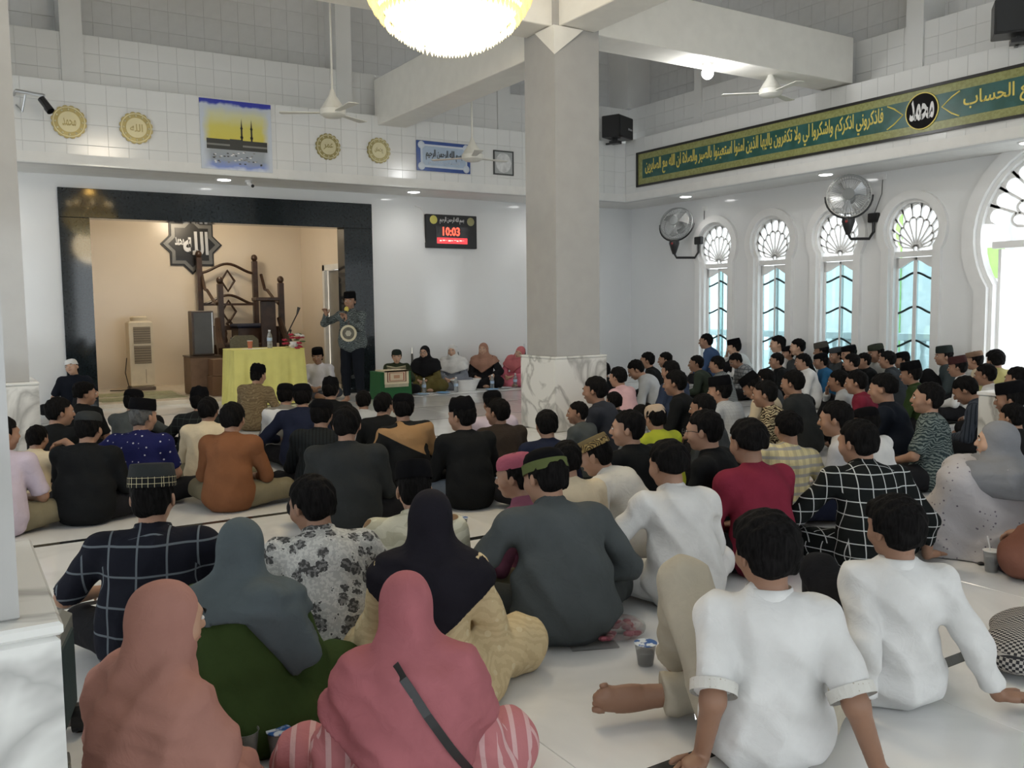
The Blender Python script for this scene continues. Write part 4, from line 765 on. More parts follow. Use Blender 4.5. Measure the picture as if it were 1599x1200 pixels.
class SDF:
    def __init__(s, k=.03): s.p = []; s.k = k; s.sub = []; s.floor = None; s.fold = None; s.clip = None
    def cone(s, a, b, ra, rb, flat=False, k=None, fa=False): s.p.append(('c', np.array(a, np.float32), np.array(b, np.float32), ra, rb, flat, k or s.k, fa)); return s
    def ell(s, c, r, R=None, k=None): s.p.append(('e', np.array(c, np.float32), np.array(r, np.float32), None if R is None else np.array(R, np.float32), k or s.k)); return s
    def cut(s, c, r, R=None, k=.01): s.sub.append((np.array(c, np.float32), np.array(r, np.float32), None if R is None else np.array(R, np.float32), k)); return s
    @staticmethod
    def _ell(P, c, r, R):
        q = P-c
        if R is not None: q = q @ R
        k0 = np.sqrt(((q/r)**2).sum(1)); k1 = np.sqrt(((q/(r*r))**2).sum(1))+1e-6
        return k0*(k0-1)/k1
    def __call__(s, P):
        D = None
        for pr in s.p:
            if pr[0] == 'c':
                _, a, b, ra, rb, flat, k, fa = pr; ab = b-a; L2 = float(ab@ab)+1e-9; t = np.clip(((P-a)@ab)/L2, 0, 1)
                d = np.sqrt(((P-a-t[:, None]*ab)**2).sum(1))-(ra+(rb-ra)*t)
                if flat: d = np.maximum(d, ((P-b)@ab)/math.sqrt(L2))
                if fa: d = np.maximum(d, ((a-P)@ab)/math.sqrt(L2))
            else: _, c, r, R, k = pr; d = s._ell(P, c, r, R)
            if D is None: D = d
            else: h = np.clip(.5+.5*(D-d)/k, 0, 1); D = D*(1-h)+d*h-k*h*(1-h)
        if s.fold is not None: D = D+s.fold(P)
        for c, r, R, k in s.sub:
            d = -s._ell(P, c, r, R); h = np.clip(.5-.5*(D-d)/k, 0, 1); D = D*(1-h)+d*h+k*h*(1-h)
        if s.floor is not None: D = np.maximum(D, s.floor-P[:, 2])
        return D
    def mesh(s, h, m=.03):
        lo = np.full(3, 9.); hi = np.full(3, -9.); bx = []
        for pr in s.p:
            if pr[0] == 'c': a = np.minimum(pr[1]-pr[3], pr[2]-pr[4]); b = np.maximum(pr[1]+pr[3], pr[2]+pr[4])
            else: r = pr[2].max() if pr[3] is not None else pr[2]; a, b = pr[1]-r, pr[1]+r
            bx.append((a, b)); lo = np.minimum(lo, a); hi = np.maximum(hi, b)
        if s.floor is not None: lo[2] = max(lo[2], s.floor)
        lo = lo-m; n = np.maximum(3, np.ceil((hi+m-lo)/h).astype(int)+1)
        ax = [(lo[i]+h*np.arange(n[i])).astype(np.float32) for i in range(3)]
        D = np.full(n, .09, np.float32)
        for pr, (a, b) in zip(s.p, bx):
            k = pr[6] if pr[0] == 'c' else pr[4]; mg = k+.02
            i0 = np.clip(np.floor((a-mg-lo)/h).astype(int), 0, n-1); i1 = np.clip(np.ceil((b+mg-lo)/h).astype(int)+1, 1, n)
            if (i1 <= i0).any(): continue
            sl = tuple(slice(p, q) for p, q in zip(i0, i1))
            P = np.stack(np.meshgrid(*[ax[i][sl[i]] for i in range(3)], indexing='ij'), -1).reshape(-1, 3)
            one = SDF(s.k); one.p = [pr]; d = one(P).reshape(tuple(i1-i0)); E = D[sl]
            hh = np.clip(.5+.5*(E-d)/k, 0, 1); D[sl] = E*(1-hh)+d*hh-k*hh*(1-hh)
        ix = np.argwhere(np.abs(D) < .07); P = np.stack([ax[i][ix[:, i]] for i in range(3)], 1); v = D[tuple(ix.T)]
        if s.fold is not None: v = v+s.fold(P)
        for c, r, R, k in s.sub:
            d = -s._ell(P, c, r, R); hh = np.clip(.5-.5*(v-d)/k, 0, 1); v = v*(1-hh)+d*hh+k*hh*(1-hh)
        D[tuple(ix.T)] = v
        for c, r, R, k in s.sub:        # clear the deep inside of a cut as well
            jx = np.argwhere(D <= -.07)
            if len(jx): P = np.stack([ax[i][jx[:, i]] for i in range(3)], 1); D[tuple(jx.T)] = np.maximum(D[tuple(jx.T)], -s._ell(P, c, r, R))
        if s.clip is not None:
            P = np.stack(np.meshgrid(*ax, indexing='ij'), -1).reshape(-1, 3); D = np.maximum(D, s.clip(P).reshape(n))
        if s.floor is not None: D = np.maximum(D, (s.floor-ax[2])[None, None, :])
        return snet_grid(D, lo, n, h)
def rot(yaw=0., pitch=0., roll=0.):
    """columns are the local axes; pitch > 0 looks down, yaw > 0 turns to its left"""
    cy, sy = math.cos(yaw), math.sin(yaw); cp, sp = math.cos(-pitch), math.sin(-pitch); cr, sr = math.cos(roll), math.sin(roll)
    Rz = np.array([[cy, -sy, 0], [sy, cy, 0], [0, 0, 1]]); Rx = np.array([[1, 0, 0], [0, cp, -sp], [0, sp, cp]]); Ry = np.array([[cr, 0, sr], [0, 1, 0], [-sr, 0, cr]])
    return Rz @ Rx @ Ry
def unit(v): v = np.asarray(v, float); return v/(np.linalg.norm(v)+1e-9)
# --- head, hair and headwear in head space (origin at the middle of the head, facing +y)
hd = SDF(.02)
hd.ell((0, -.014, .028), (.077, .094, .088)).ell((0, .022, -.045), (.058, .066, .07)).ell((0, .058, -.088), (.024, .024, .022)).ell((0, .05, .0), (.06, .045, .07))
hd.cone((0, .086, .02), (0, .108, -.024), .008, .0125, k=.012).cone((-.011, .098, -.028), (.011, .098, -.028), .008, .008, k=.008)
hd.cone((-.034, .083, .024), (.034, .083, .024), .009, .009, k=.02).cone((-.018, .088, -.058), (.018, .088, -.058), .008, .008, k=.01)
_nop = len(hd.p)
for sx in (-1, 1): hd.ell((sx*.079, -.008, -.008), (.009, .021, .031), rot(sx*.35), k=.008); hd.ell((sx*.045, .055, -.03), (.022, .024, .025))
hd.cone((0, -.02, -.06), (0, -.05, -.19), .052, .054, flat=False); hd.cut((-.032, .105, .006), (.017, .02, .012)).cut((.032, .105, .006), (.017, .02, .012))
HEAD_HI = hd.mesh(.0075); HEAD_LO = hd.mesh(.0105)
hd.p = [q for q in hd.p if not (q[0] == 'e' and abs(q[1][0]) > .07)]; HEAD_COV = hd.mesh(.009)
def hair_mesh(style, h=.008):
    s = SDF(.02); g = {'short': .012, 'buzz': .004, 'fringe': .022, 'under': .018, 'cap': .005}[style]
    s.ell((0, -.016, .03), (.078+g, .095+g, .087+g)); s.ell((0, -.045, -.015), (.066+g*.6, .062+g*.5, .07))
    if style == 'fringe': s.ell((0, .05, .075), (.07, .055, .04))
    def fold(P):
        x, y, z = P.T; n_ = .0035*np.sin(90*x+40*y)*np.sin(70*z+31*x)+.003*np.sin(140*y+60*z+40*x)
        front = y-.048-.9*np.maximum(0, z-.045) if style != 'fringe' else y-.085-.5*np.maximum(0, z-.05)   # face side hairline
        low = np.where(y > .02, .042 if style != 'fringe' else .03, np.where(y > -.035, -.012 if style != 'under' else .018, -.062 if style != 'under' else -.03))
        cut_ = low+.008*np.sin(60*x)-z
        f2 = np.where(z < .045, y-.012, -1)          # clear the temples and ears
        d0 = s.__class__.__call__; return n_, np.maximum(np.maximum(cut_, front*.9 if style != 'fringe' else -1+0*y), f2*1.0)
    base = SDF(.02); base.p = s.p
    def fn(P):
        n_, c = fold(P); return np.maximum(base(P)+n_, c)
    return snet(fn, (-.13, -.16, -.12), (.13, .15, .16), h)
def to_me(name, VQ, m=None, smooth=True): return arr_mesh(name, VQ[0], VQ[1], [m] if m else [], smooth)
HAIR = {k: hair_mesh(k) for k in ('short', 'buzz', 'fringe', 'under')}
def peci_arr(h=.085, rx=.090, ry=.108, top=.93, peak=0.0, dome=False):
    prof = [(1.0, 0), (1.015, .004), (1.0, h*.5), (top, h), (top*.94, h+.004), (top*.5, h+.006), (.02, h+.006+peak)] if not dome else [(1.0, 0), (1.01, .01), (.99, h*.35), (.93, h*.6), (.78, h*.85), (.5, h*.97), (.02, h)]
    b = MB(); n = 28
    for r_, z in prof:
        for k in range(n): a = 2*PI*k/n; b.V.append((r_*rx*math.cos(a), r_*ry*math.sin(a), z+(peak*max(0, 1-abs(math.cos(a))*2.5)*r_*(z > h*.9) if peak else 0)))
    for i in range(len(prof)-1):
        for k in range(n): l_ = (k+1) % n; b.F.append((i*n+k, i*n+l_, (i+1)*n+l_, (i+1)*n+k))
    return b
CAPS = {'peci': (peci_arr(), .055), 'peak': (peci_arr(.092, .088, .106, .80, .016), .045), 'soft': (peci_arr(.075, .09, .108, .9, 0, True), .055), 'knit': (peci_arr(.098, .088, .106, 1, 0, True), .03), 'low': (peci_arr(.06, .091, .109, .95), .06)}
CAP_ME = {}
for k, (b_, z) in CAPS.items(): CAP_ME[k] = (b_, z)
BAND = peci_arr(.042, .0925, .1105, 1.0); EYE = MB(); EYE.ball((0, 0, 0), (.0125, .007, .0065), 10, 6); IRIS = MB(); IRIS.ball((0, .0035, 0), (.0058, .0045, .0058), 8, 6)
BROW = MB(); BROW.tube([(-.02, -.004, -.003), (-.006, 0, .003), (.01, .001, .003), (.022, -.006, -.002)], [.002, .0042, .004, .0015], 6)
LIPS = MB(); LIPS.tube([(-.022, -.006, 0), (-.01, .002, .001), (0, .004, 0), (.01, .002, .001), (.022, -.006, 0)], [.002, .0055, .006, .0055, .002], 6)
# --- materials for people
def hair_mat(name, c):
    m, nt, b = _new(name); co = coords(nt, (70, 70, 9)); n = N(nt, 'ShaderNodeTexNoise'); n.inputs['Scale'].default_value = 1.6; n.inputs['Detail'].default_value = 4; nt.links.new(co, n.inputs[0])
    nt.links.new(ramp(nt, n.outputs[0], [(.35, tuple(v*.5 for v in c)), (.7, tuple(v*1.6 for v in c))]), b.inputs['Base Color']); b.inputs['Roughness'].default_value = .55; b.inputs['Specular IOR Level'].default_value = .04; b.inputs['Roughness'].default_value = .7; bump(nt, b, n.outputs[0], .8, .006); MATS[name] = m; return m
hair_m = hair_mat('black_hair', (.0075, .007, .007)); grey_hair = mat('greying_hair', (.06, .06, .058), .6, var=.4, vs=80)
SKIN = [mat('skin_%d' % i, c, .55, var=.06, vs=8, bmp=.05, bs_=60) for i, c in enumerate(((.42, .25, .165), (.33, .185, .12), (.26, .14, .088), (.50, .31, .215), (.20, .105, .066)))]
lip_m = mat('lip_tone', (.28, .11, .085), .5); eye_w = mat('eye_white', (.6, .58, .55), .3); eye_d = mat('eye_iris', (.012, .008, .006), .2)
CL = {}
def cloth(kind, c1, c2=None, sc=1.0, c3=None):
    key = (kind, c1, c2, sc, c3)
    if key in CL: return CL[key]
    m, nt, b = _new('%s_cloth_%d' % (kind, len(CL))); tc = N(nt, 'ShaderNodeTexCoord'); co = tc.outputs['Object']; sp = N(nt, 'ShaderNodeSeparateXYZ'); nt.links.new(co, sp.inputs[0])
    n = N(nt, 'ShaderNodeTexNoise'); n.inputs['Scale'].default_value = 7; n.inputs['Detail'].default_value = 4; nt.links.new(co, n.inputs[0])
    sn = N(nt, 'ShaderNodeSeparateXYZ'); nt.links.new(tc.outputs['Normal'], sn.inputs[0]); mx = math_(nt, 'GREATER_THAN', math_(nt, 'ABSOLUTE', sn.outputs[0]), .72); mz_ = math_(nt, 'GREATER_THAN', math_(nt, 'ABSOLUTE', sn.outputs[2]), .78)
    pick = lambda a, c_, k: math_(nt, 'ADD', math_(nt, 'MULTIPLY', a, math_(nt, 'SUBTRACT', 1.0, k)), math_(nt, 'MULTIPLY', c_, k))
    u = pick(sp.outputs[0], sp.outputs[1], mx); v = pick(sp.outputs[2], sp.outputs[1], mz_)
    def lines(x, f, w_): return math_(nt, 'LESS_THAN', math_(nt, 'FRACT', math_(nt, 'ADD', math_(nt, 'MULTIPLY', x, f), 10.37)), w_)
    col = None
    if kind == 'plain': col = ramp(nt, n.outputs[0], [(.3, tuple(x*.9 for x in c1)), (.7, tuple(min(1, x*1.08) for x in c1))])
    elif kind == 'grid': col = mixc(nt, math_(nt, 'MAXIMUM', lines(u, 11*sc, .07), lines(v, 11*sc, .07)), c1, c2)
    elif kind == 'plaid':
        a = mixc(nt, math_(nt, 'MULTIPLY', lines(u, 16*sc, .45), .7), c1, c2); a = mixc(nt, math_(nt, 'MULTIPLY', lines(v, 16*sc, .35), .8), a, c3 or c2); col = mixc(nt, math_(nt, 'MULTIPLY', lines(u, 48*sc, .2), .35), a, c2)
    elif kind == 'stripe': col = mixc(nt, lines(u if sc > 0 else v, 30*abs(sc), .3), c1, c2)
    elif kind in ('dots', 'floral', 'batik', 'speck'):
        vo = N(nt, 'ShaderNodeTexVoronoi'); vo.inputs['Scale'].default_value = {'dots': 22, 'floral': 13, 'batik': 11, 'speck': 30}[kind]*sc; nt.links.new(co, vo.inputs[0])
        if kind == 'dots': vo.inputs['Randomness'].default_value = .35; col = mixc(nt, math_(nt, 'LESS_THAN', vo.outputs['Distance'], .16), c1, c2)
        elif kind == 'speck': col = mixc(nt, math_(nt, 'MULTIPLY', math_(nt, 'LESS_THAN', vo.outputs['Distance'], .17), lines(u, 5.3, .55)), c1, c2)
        elif kind == 'floral':
            n2 = N(nt, 'ShaderNodeTexNoise'); n2.inputs['Scale'].default_value = 55*sc; nt.links.new(co, n2.inputs[0])
            fl_ = math_(nt, 'LESS_THAN', math_(nt, 'ADD', vo.outputs['Distance'], math_(nt, 'MULTIPLY', math_(nt, 'SUBTRACT', n2.outputs[0], .5), .7)), .43)
            det = math_(nt, 'GREATER_THAN', n2.outputs[0], .50); a = mixc(nt, fl_, c1, c2); col = mixc(nt, math_(nt, 'MULTIPLY', det, .55), a, c3 or c2)
        else:
            wv = N(nt, 'ShaderNodeTexWave', wave_type='RINGS'); wv.inputs['Scale'].default_value = 6*sc; wv.inputs['Distortion'].default_value = 14; wv.inputs['Detail'].default_value = 3; nt.links.new(co, wv.inputs[0])
            a = mixc(nt, math_(nt, 'GREATER_THAN', wv.outputs['Fac'], .55), c1, c2); col = mixc(nt, math_(nt, 'LESS_THAN', vo.outputs['Distance'], .22), a, c3 or c2)
    elif kind == 'houndstooth': col = mixc(nt, math_(nt, 'ABSOLUTE', math_(nt, 'SUBTRACT', lines(u, 45*sc, .5), lines(v, 45*sc, .5))), c1, c2)
    elif kind == 'twotone': col = mixc(nt, math_(nt, 'GREATER_THAN', math_(nt, 'ADD', v, math_(nt, 'MULTIPLY', u, sc)), .36), c1, c2)
    nt.links.new(col, b.inputs['Base Color']); b.inputs['Roughness'].default_value = .85; b.inputs['Specular IOR Level'].default_value = .08
    n3 = N(nt, 'ShaderNodeTexNoise'); n3.inputs['Scale'].default_value = 14; n3.inputs['Detail'].default_value = 5; n3.inputs['Distortion'].default_value = .8; nt.links.new(co, n3.inputs[0]); bump(nt, b, n3.outputs[0], .35, .02)
    CL[key] = m; return m
def tube_arr(pts, rs, n=6):
    b = MB(); b.tube(pts, rs, n, cap=False); V = np.array(b.V, np.float32); Q = [list(f) for f in b.F]; e = len(pts)-1
    for o in (0, e*n): Q += [[o, o+1, o+2, o+3], [o, o+3, o+4, o+5]] if o else [[o+3, o+2, o+1, o], [o+5, o+4, o+3, o]]
    return V, np.array(Q, np.int32)
def merge(L):
    Vs, Qs, o = [], [], 0
    for V, Q in L: Vs.append(V); Qs.append(Q+o); o += len(V)
    return np.concatenate(Vs), np.concatenate(Qs)
def ik(a, t, l1, l2, hint):
    a, t = np.array(a, float), np.array(t, float); d = t-a; L = np.linalg.norm(d); L = min(L, (l1+l2)*.995); d = unit(d); x = (l1*l1-l2*l2+L*L)/(2*L); h = math.sqrt(max(0, l1*l1-x*x))
    hv = np.array(hint, float); hv = unit(hv-d*(hv@d)); return a+d*x+hv*h, a+d*L
def pose(legs='cross', armL='lap', armR='lap', lean=.12, curve=.3, side=0., twist=0., head=(0, .1, 0), broad=1.0, belly=1.0, sit=True, neckf=.0, foot=True):
    """joints of a figure facing +y; seated on the floor unless sit is False"""
    J = {'legs': legs, 'broad': broad, 'belly': belly, 'lean': lean}
    pel = np.array([0, 0, .115 if sit else .93]); d = lambda a: np.array([math.sin(side)*math.cos(a), math.sin(a), math.cos(a)*math.cos(side)])
    a1, a2, a3 = lean-curve*.35, lean+curve*.3, lean+curve
    g = 1.0 if sit else 1.12
    wa = pel+.14*g*d(a1); ch = wa+.155*g*d(a2); nk = ch+.135*g*d(a3); rv = np.array([math.cos(twist), math.sin(twist), 0]); rv = unit(rv-d(a2)*(rv@d(a2)))
    J.update(pel=pel, wa=wa, ch=ch, nk=nk, rv=rv, R1=np.stack([rv, unit(np.cross(d(a1), rv)), d(a1)], 1), R2=np.stack([rv, unit(np.cross(d(a2), rv)), d(a2)], 1), R3=np.stack([rv, unit(np.cross(d(a3), rv)), d(a3)], 1))
    fw = unit(np.cross(np.array([0, 0, 1.]), rv)); J['fw'] = fw
    J['RH'] = rot(head[0]+twist, head[1], head[2]); J['hc'] = nk+.045*d(a3*.7)+J['RH'] @ np.array([0, .022, .098])+neckf*fw
    for s, nm, arm in ((-1, 'L', armL), (1, 'R', armR)):
        sh = ch+.082*d(a3)+s*.168*broad*rv; J['sh'+nm] = sh
        hint = (s*.8, -.35, -.6)
        if isinstance(arm, str):
            if arm == 'lap': t, hand = (s*.07, .27+sh[1]*.3, .20), (-s*.6, .5, -.2)
            elif arm == 'knee': t, hand = (s*.27, .31, .24), (s*.1, .9, -.25)
            elif arm == 'hug': t, hand, hint = (s*.05, .40, .36), (-s*.95, .2, -.1), (s*1, 0, -.4)
            elif arm == 'back': t, hand, hint = (s*.30, -.30+sh[1]*.4, .055), (s*.5, -.8, 0), (s*.2, -1, .2)
            elif arm == 'side': t, hand, hint = (s*.34, .10, .055), (s*.8, .5, 0), (s*.4, -1, 0)
            elif arm == 'chin': t, hand = tuple(J['hc']+J['RH'] @ np.array([s*.03, .13, -.13])), (-s*.3, -.1, .9)
            elif arm == 'hang': t, hand = (sh[0]+s*.07, sh[1]+.04, sh[2]-.50), (0, .1, -1)
            elif arm == 'read': t, hand = (s*.12, .36, .34), (-s*.3, .7, .3)
            elif arm == 'shoulder': t, hand, hint = (s*.60, .05, .50), (s*.9, -.2, -.3), (s*.4, -.3, -.9)
            elif arm == 'down': t, hand = (s*.16, .22, .16), (-s*.3, .8, -.4)
        else: t, hand = arm[0], arm[1]; hint = arm[2] if len(arm) > 2 else hint
        el, wr = ik(sh, t, .265 if sit else .285, .235 if sit else .25, hint); J['el'+nm], J['wr'+nm], J['hd'+nm] = el, wr, unit(hand)
        hp = pel+np.array([s*.085, .01, -.005])
        if legs == 'cross': kn, an, toe = (s*.34, .27, .115), (-s*.05, .335 if s > 0 else .26, .065), (-s*.19, .36 if s > 0 else .28, .045)
        elif legs == 'hug': kn, an, toe = (s*.13, .31, .43), (s*.11, .46, .07), (s*.13, .60, .03)
        elif legs == 'onekneeL': kn, an, toe = ((-.14, .29, .42), (-.13, .44, .07), (-.16, .58, .03)) if s < 0 else ((.34, .26, .115), (-.02, .28, .06), (-.14, .30, .04))
        elif legs == 'onekneeR': kn, an, toe = ((.14, .29, .42), (.13, .44, .07), (.16, .58, .03)) if s > 0 else ((-.34, .26, .115), (.02, .28, .06), (.14, .30, .04))
        elif legs == 'side': kn, an, toe = (s*.10+.22, .30, .12), (s*.06-.05, .36-.3*(s < 0), .06), (s*.06-.2, .36-.3*(s < 0), .045)
        elif legs == 'stand': hp = pel+np.array([s*.09, 0, 0]); kn, an, toe = (s*.11, .02, .50), (s*.12, -.01, .085), (s*.15, .13, .03)
        else:
            kn, an, toe = legs[nm]
            if 'w'+nm in legs: J['fw'+nm] = legs['w'+nm]
        J['hp'+nm], J['kn'+nm], J['an'+nm], J['to'+nm] = hp, np.array(kn, float), np.array(an, float), np.array(toe, float)
    return J
def torso(S, J, g=0., k=.04):
    b, bl = J['broad'], J['belly']
    S.ell(J['pel']+np.array([0, -.005, .0]), (.165*bl+g, .125*bl+g, .125+g), J['R1'], k)
    S.ell(J['wa'], (.142*b*bl+g, .105*bl+g, .135+g), J['R1'], k); S.ell(J['ch']+.005*J['R2'][:, 2], (.158*b+g, .108+g, .145+g*.7), J['R2'], k)
    S.cone(J['shL'], J['shR'], .055+g, .055+g, k=k); S.cone(J['ch']+.09*J['R3'][:, 2], J['nk'], .075+g*.5, .055+g*.5, k=k)
def body_arr(J, h, hi=False, skirt=False):
    S = SDF(.025); torso(S, J, -.006); S.floor = .006
    S.cone(J['nk'], J['hc']-J['RH'] @ np.array([0, .03, .06]), .054, .052, k=.02)
    for s, n in ((-1, 'L'), (1, 'R')):
        S.cone(J['sh'+n], J['el'+n], .046, .036); S.cone(J['el'+n], J['wr'+n], .037, .026)
        d = J['hd'+n]; sa = np.cross(d, (0, 0, 1.)) if abs(d[2]) < .9 else np.array([1., 0, 0]); sa = unit(sa)*(-s if abs(d[2]) < .9 else -s); nn = unit(np.cross(sa, d)); nn = nn if nn[2] > 0 or abs(d[2]) > .9 else -nn
        S.ell(J['wr'+n]+d*.05, (.055, .041, .020), np.stack([d, sa, nn], 1), .015)
        if not skirt: S.cone(J['hp'+n], J['kn'+n], .085, .058, k=.03); S.cone(J['kn'+n], J['an'+n]*.75+J['kn'+n]*.25, .056, .050); S.cone(J['kn'+n], J['an'+n], .05, .034)
        f = unit(J['to'+n]-J['an'+n]); heel = J['an'+n]-f*.03+np.array([0, 0, -.02]); wd = J.get('fw'+n); wd = np.cross(f, (0, 0, 1.)) if wd is None else np.array(wd, float); wd = unit(wd-f*(wd@f)) if np.linalg.norm(wd) > .2 else np.array([1., 0, 0]); J['wd'+n] = wd; S.cone(heel, J['to'+n], .030, .020, k=.02); S.ell((heel+J['to'+n])/2+f*.004, (.122, .046 if 'fw'+n not in J else .054, .026), np.stack([f, wd, np.cross(f, wd)], 1), .02)
    for n in 'LR':
        f = unit(J['to'+n]-J['an'+n]); c0 = J['to'+n]-f*.028; S.cone(c0-J['wd'+n]*.026, c0+J['wd'+n]*.026, .019, .019, k=.02)
    L = [S.mesh(h)]
    for s, n in ((-1, 'L'), (1, 'R')):
        d = J['hd'+n]; sa = np.cross(d, (0, 0, 1.)) if abs(d[2]) < .9 else np.array([1., 0, 0]); sa = unit(sa)*(-s); nn = unit(np.cross(sa, d)); nn = nn if nn[2] > 0 or abs(d[2]) > .9 else -nn; w_ = J['wr'+n]
        onfl = w_[2] < .1; cu = .10 if onfl else .45
        for i, (off, ln) in enumerate(((.031, .066), (.011, .075), (-.010, .070), (-.029, .055))):
            p0 = w_+d*.075+sa*off; p1 = p0+(d*math.cos(cu)-nn*math.sin(cu)+sa*off*2)*ln*.5; p2 = p1+(d*math.cos(cu*2)-nn*math.sin(cu*2)+sa*off*2)*ln*.3; p3 = p2+(d*math.cos(cu*2.6)-nn*math.sin(cu*2.6))*ln*.28
            P = [p0, p1, p2, p3]
            for q in P: q[2] = max(q[2], .012)
            L.append(tube_arr(P, [.0105, .0095, .0085, .005]))
        P = [w_+d*.025+sa*.03, w_+d*.055+sa*.052, w_+d*.078+sa*.060, w_+d*.09+sa*.061]
        for q in P: q[2] = max(q[2], .014)
        L.append(tube_arr(P, [.014, .012, .0105, .006]))
        f = unit(J['to'+n]-J['an'+n]); up = np.array([0, 0, 1.]); sd = J['wd'+n]*(1 if 'fw'+n not in J else -1)
        for i in range(5):
            o = (i-2)*.013*(-s); p0 = J['to'+n]+sd*o*(1.25 if 'fw'+n not in J else 1.6)-f*.018; p0 = p0-f*.004*abs(i-1); ln = (.042, .038, .035, .031, .027)[i]; r_ = (.0155, .0120, .0112, .0105, .010)[i]
            q0, q1 = p0.copy(), p0+f*ln; q0[2] = max(q0[2], .014); q1[2] = max(q1[2], .013); L.append(tube_arr([q0, (q0+q1)/2, q1], [r_, r_, r_*.6]))
    HV, HQ = HEAD_COV if J.get('covered') else HEAD_HI if hi else HEAD_LO
    L.append(((HV @ J['RH'].T+J['hc']).astype(np.float32), HQ)); return merge(L)
def folds(amp, ph=0., fx=21, fz=13):
    def f(P):
        x, y, z = P.T; w1 = fx*2.1*x+6*np.sin(5*z+ph)+4*np.sin(8*y-ph)+14*z; w2 = fz*3.4*z+6*np.sin(7*x+ph*1.3)-14*y+9*x
        return amp*(1.1*(np.abs(np.sin(w1*.5))-.6)+.8*(np.abs(np.sin(w2*.5+ph))-.6)*np.clip(1.25-1.6*z, .25, 1)+.35*np.sin(37*z+19*x-23*y+ph))
    return f
def shirt_arr(J, h, sleeve=1.0, g=.017, amp=.005, collar=True, ph=0., loose=0., hem=True):
    """sleeve 0..1 = cuff position along the arm (0.45 is just above the elbow)"""
    S = SDF(.035); torso(S, J, g); S.floor = .004
    S.ell(J['wa']+np.array([0, -.004, -.02]), (.158*J['broad']*J['belly']+g+loose*.6, .118*J['belly']+g+loose*.5, .16+g), J['R1'], .05)
    if loose or hem: S.ell(J['pel']+np.array([0, -.012, .01]), (.178*J['belly']+g+loose, .135*J['belly']+g+loose, .13+g), J['R1'], .05)
    if collar: S.cone(J['nk']-.03*J['R3'][:, 2], J['nk']+.022*J['R3'][:, 2]+.004*J['fw'], .066, .062, flat=True, k=.012)
    for n in 'LR':
        a, b, c = J['sh'+n], J['el'+n], J['wr'+n]
        if sleeve <= .55: e = a+(b-a)*sleeve/.55; S.cone(a, e, .056+g*.6, .056+g*.3, flat=True, k=.03)
        else: S.cone(a, b, .054+g*.6, .046+g*.5, k=.03); e = b+(c-b)*(sleeve-.55)/.45; S.cone(b, e, .046+g*.5, .036+g*.3, flat=True, k=.02)
    S.fold = folds(amp, ph); return S.mesh(h)
def pants_arr(J, h, g=.016, amp=.004, end=.9, ph=1.):
    S = SDF(.03); S.floor = .005; S.ell(J['pel'], (.168*J['belly']+g*.5, .128*J['belly']+g*.5, .12), None, .04)
    for n in 'LR':
        S.cone(J['hp'+n], J['kn'+n], .09+g, .062+g); S.cone(J['kn'+n], J['kn'+n]+(J['an'+n]-J['kn'+n])*end, .058+g, .040+g, flat=True)
    S.fold = folds(amp, ph, 26, 17); return S.mesh(h)
def dress_arr(J, h, g=.02, amp=.008, ph=0., skirt=1.0, extra=()):
    S = SDF(.06); torso(S, J, g, .05); S.floor = .004
    S.ell((0, .02, .07), (.27*skirt, .24*skirt, .15)); 
    for n in 'LR':
        a, b, c = J['sh'+n], J['el'+n], J['wr'+n]; S.cone(a, b, .062+g*.6, .056+g*.5, k=.03); S.cone(b, b+(c-b)*.93, .054+g*.5, .046+g*.4, flat=True, k=.02)
        S.cone(J['hp'+n], J['kn'+n], .11+g, .085+g); S.cone(J['kn'+n], J['an'+n], .085+g, .06+g)
    for e in extra: (S.ell if len(e) < 4 else S.cone)(*e)
    S.fold = folds(amp, ph, 30, 6); return S.mesh(h)
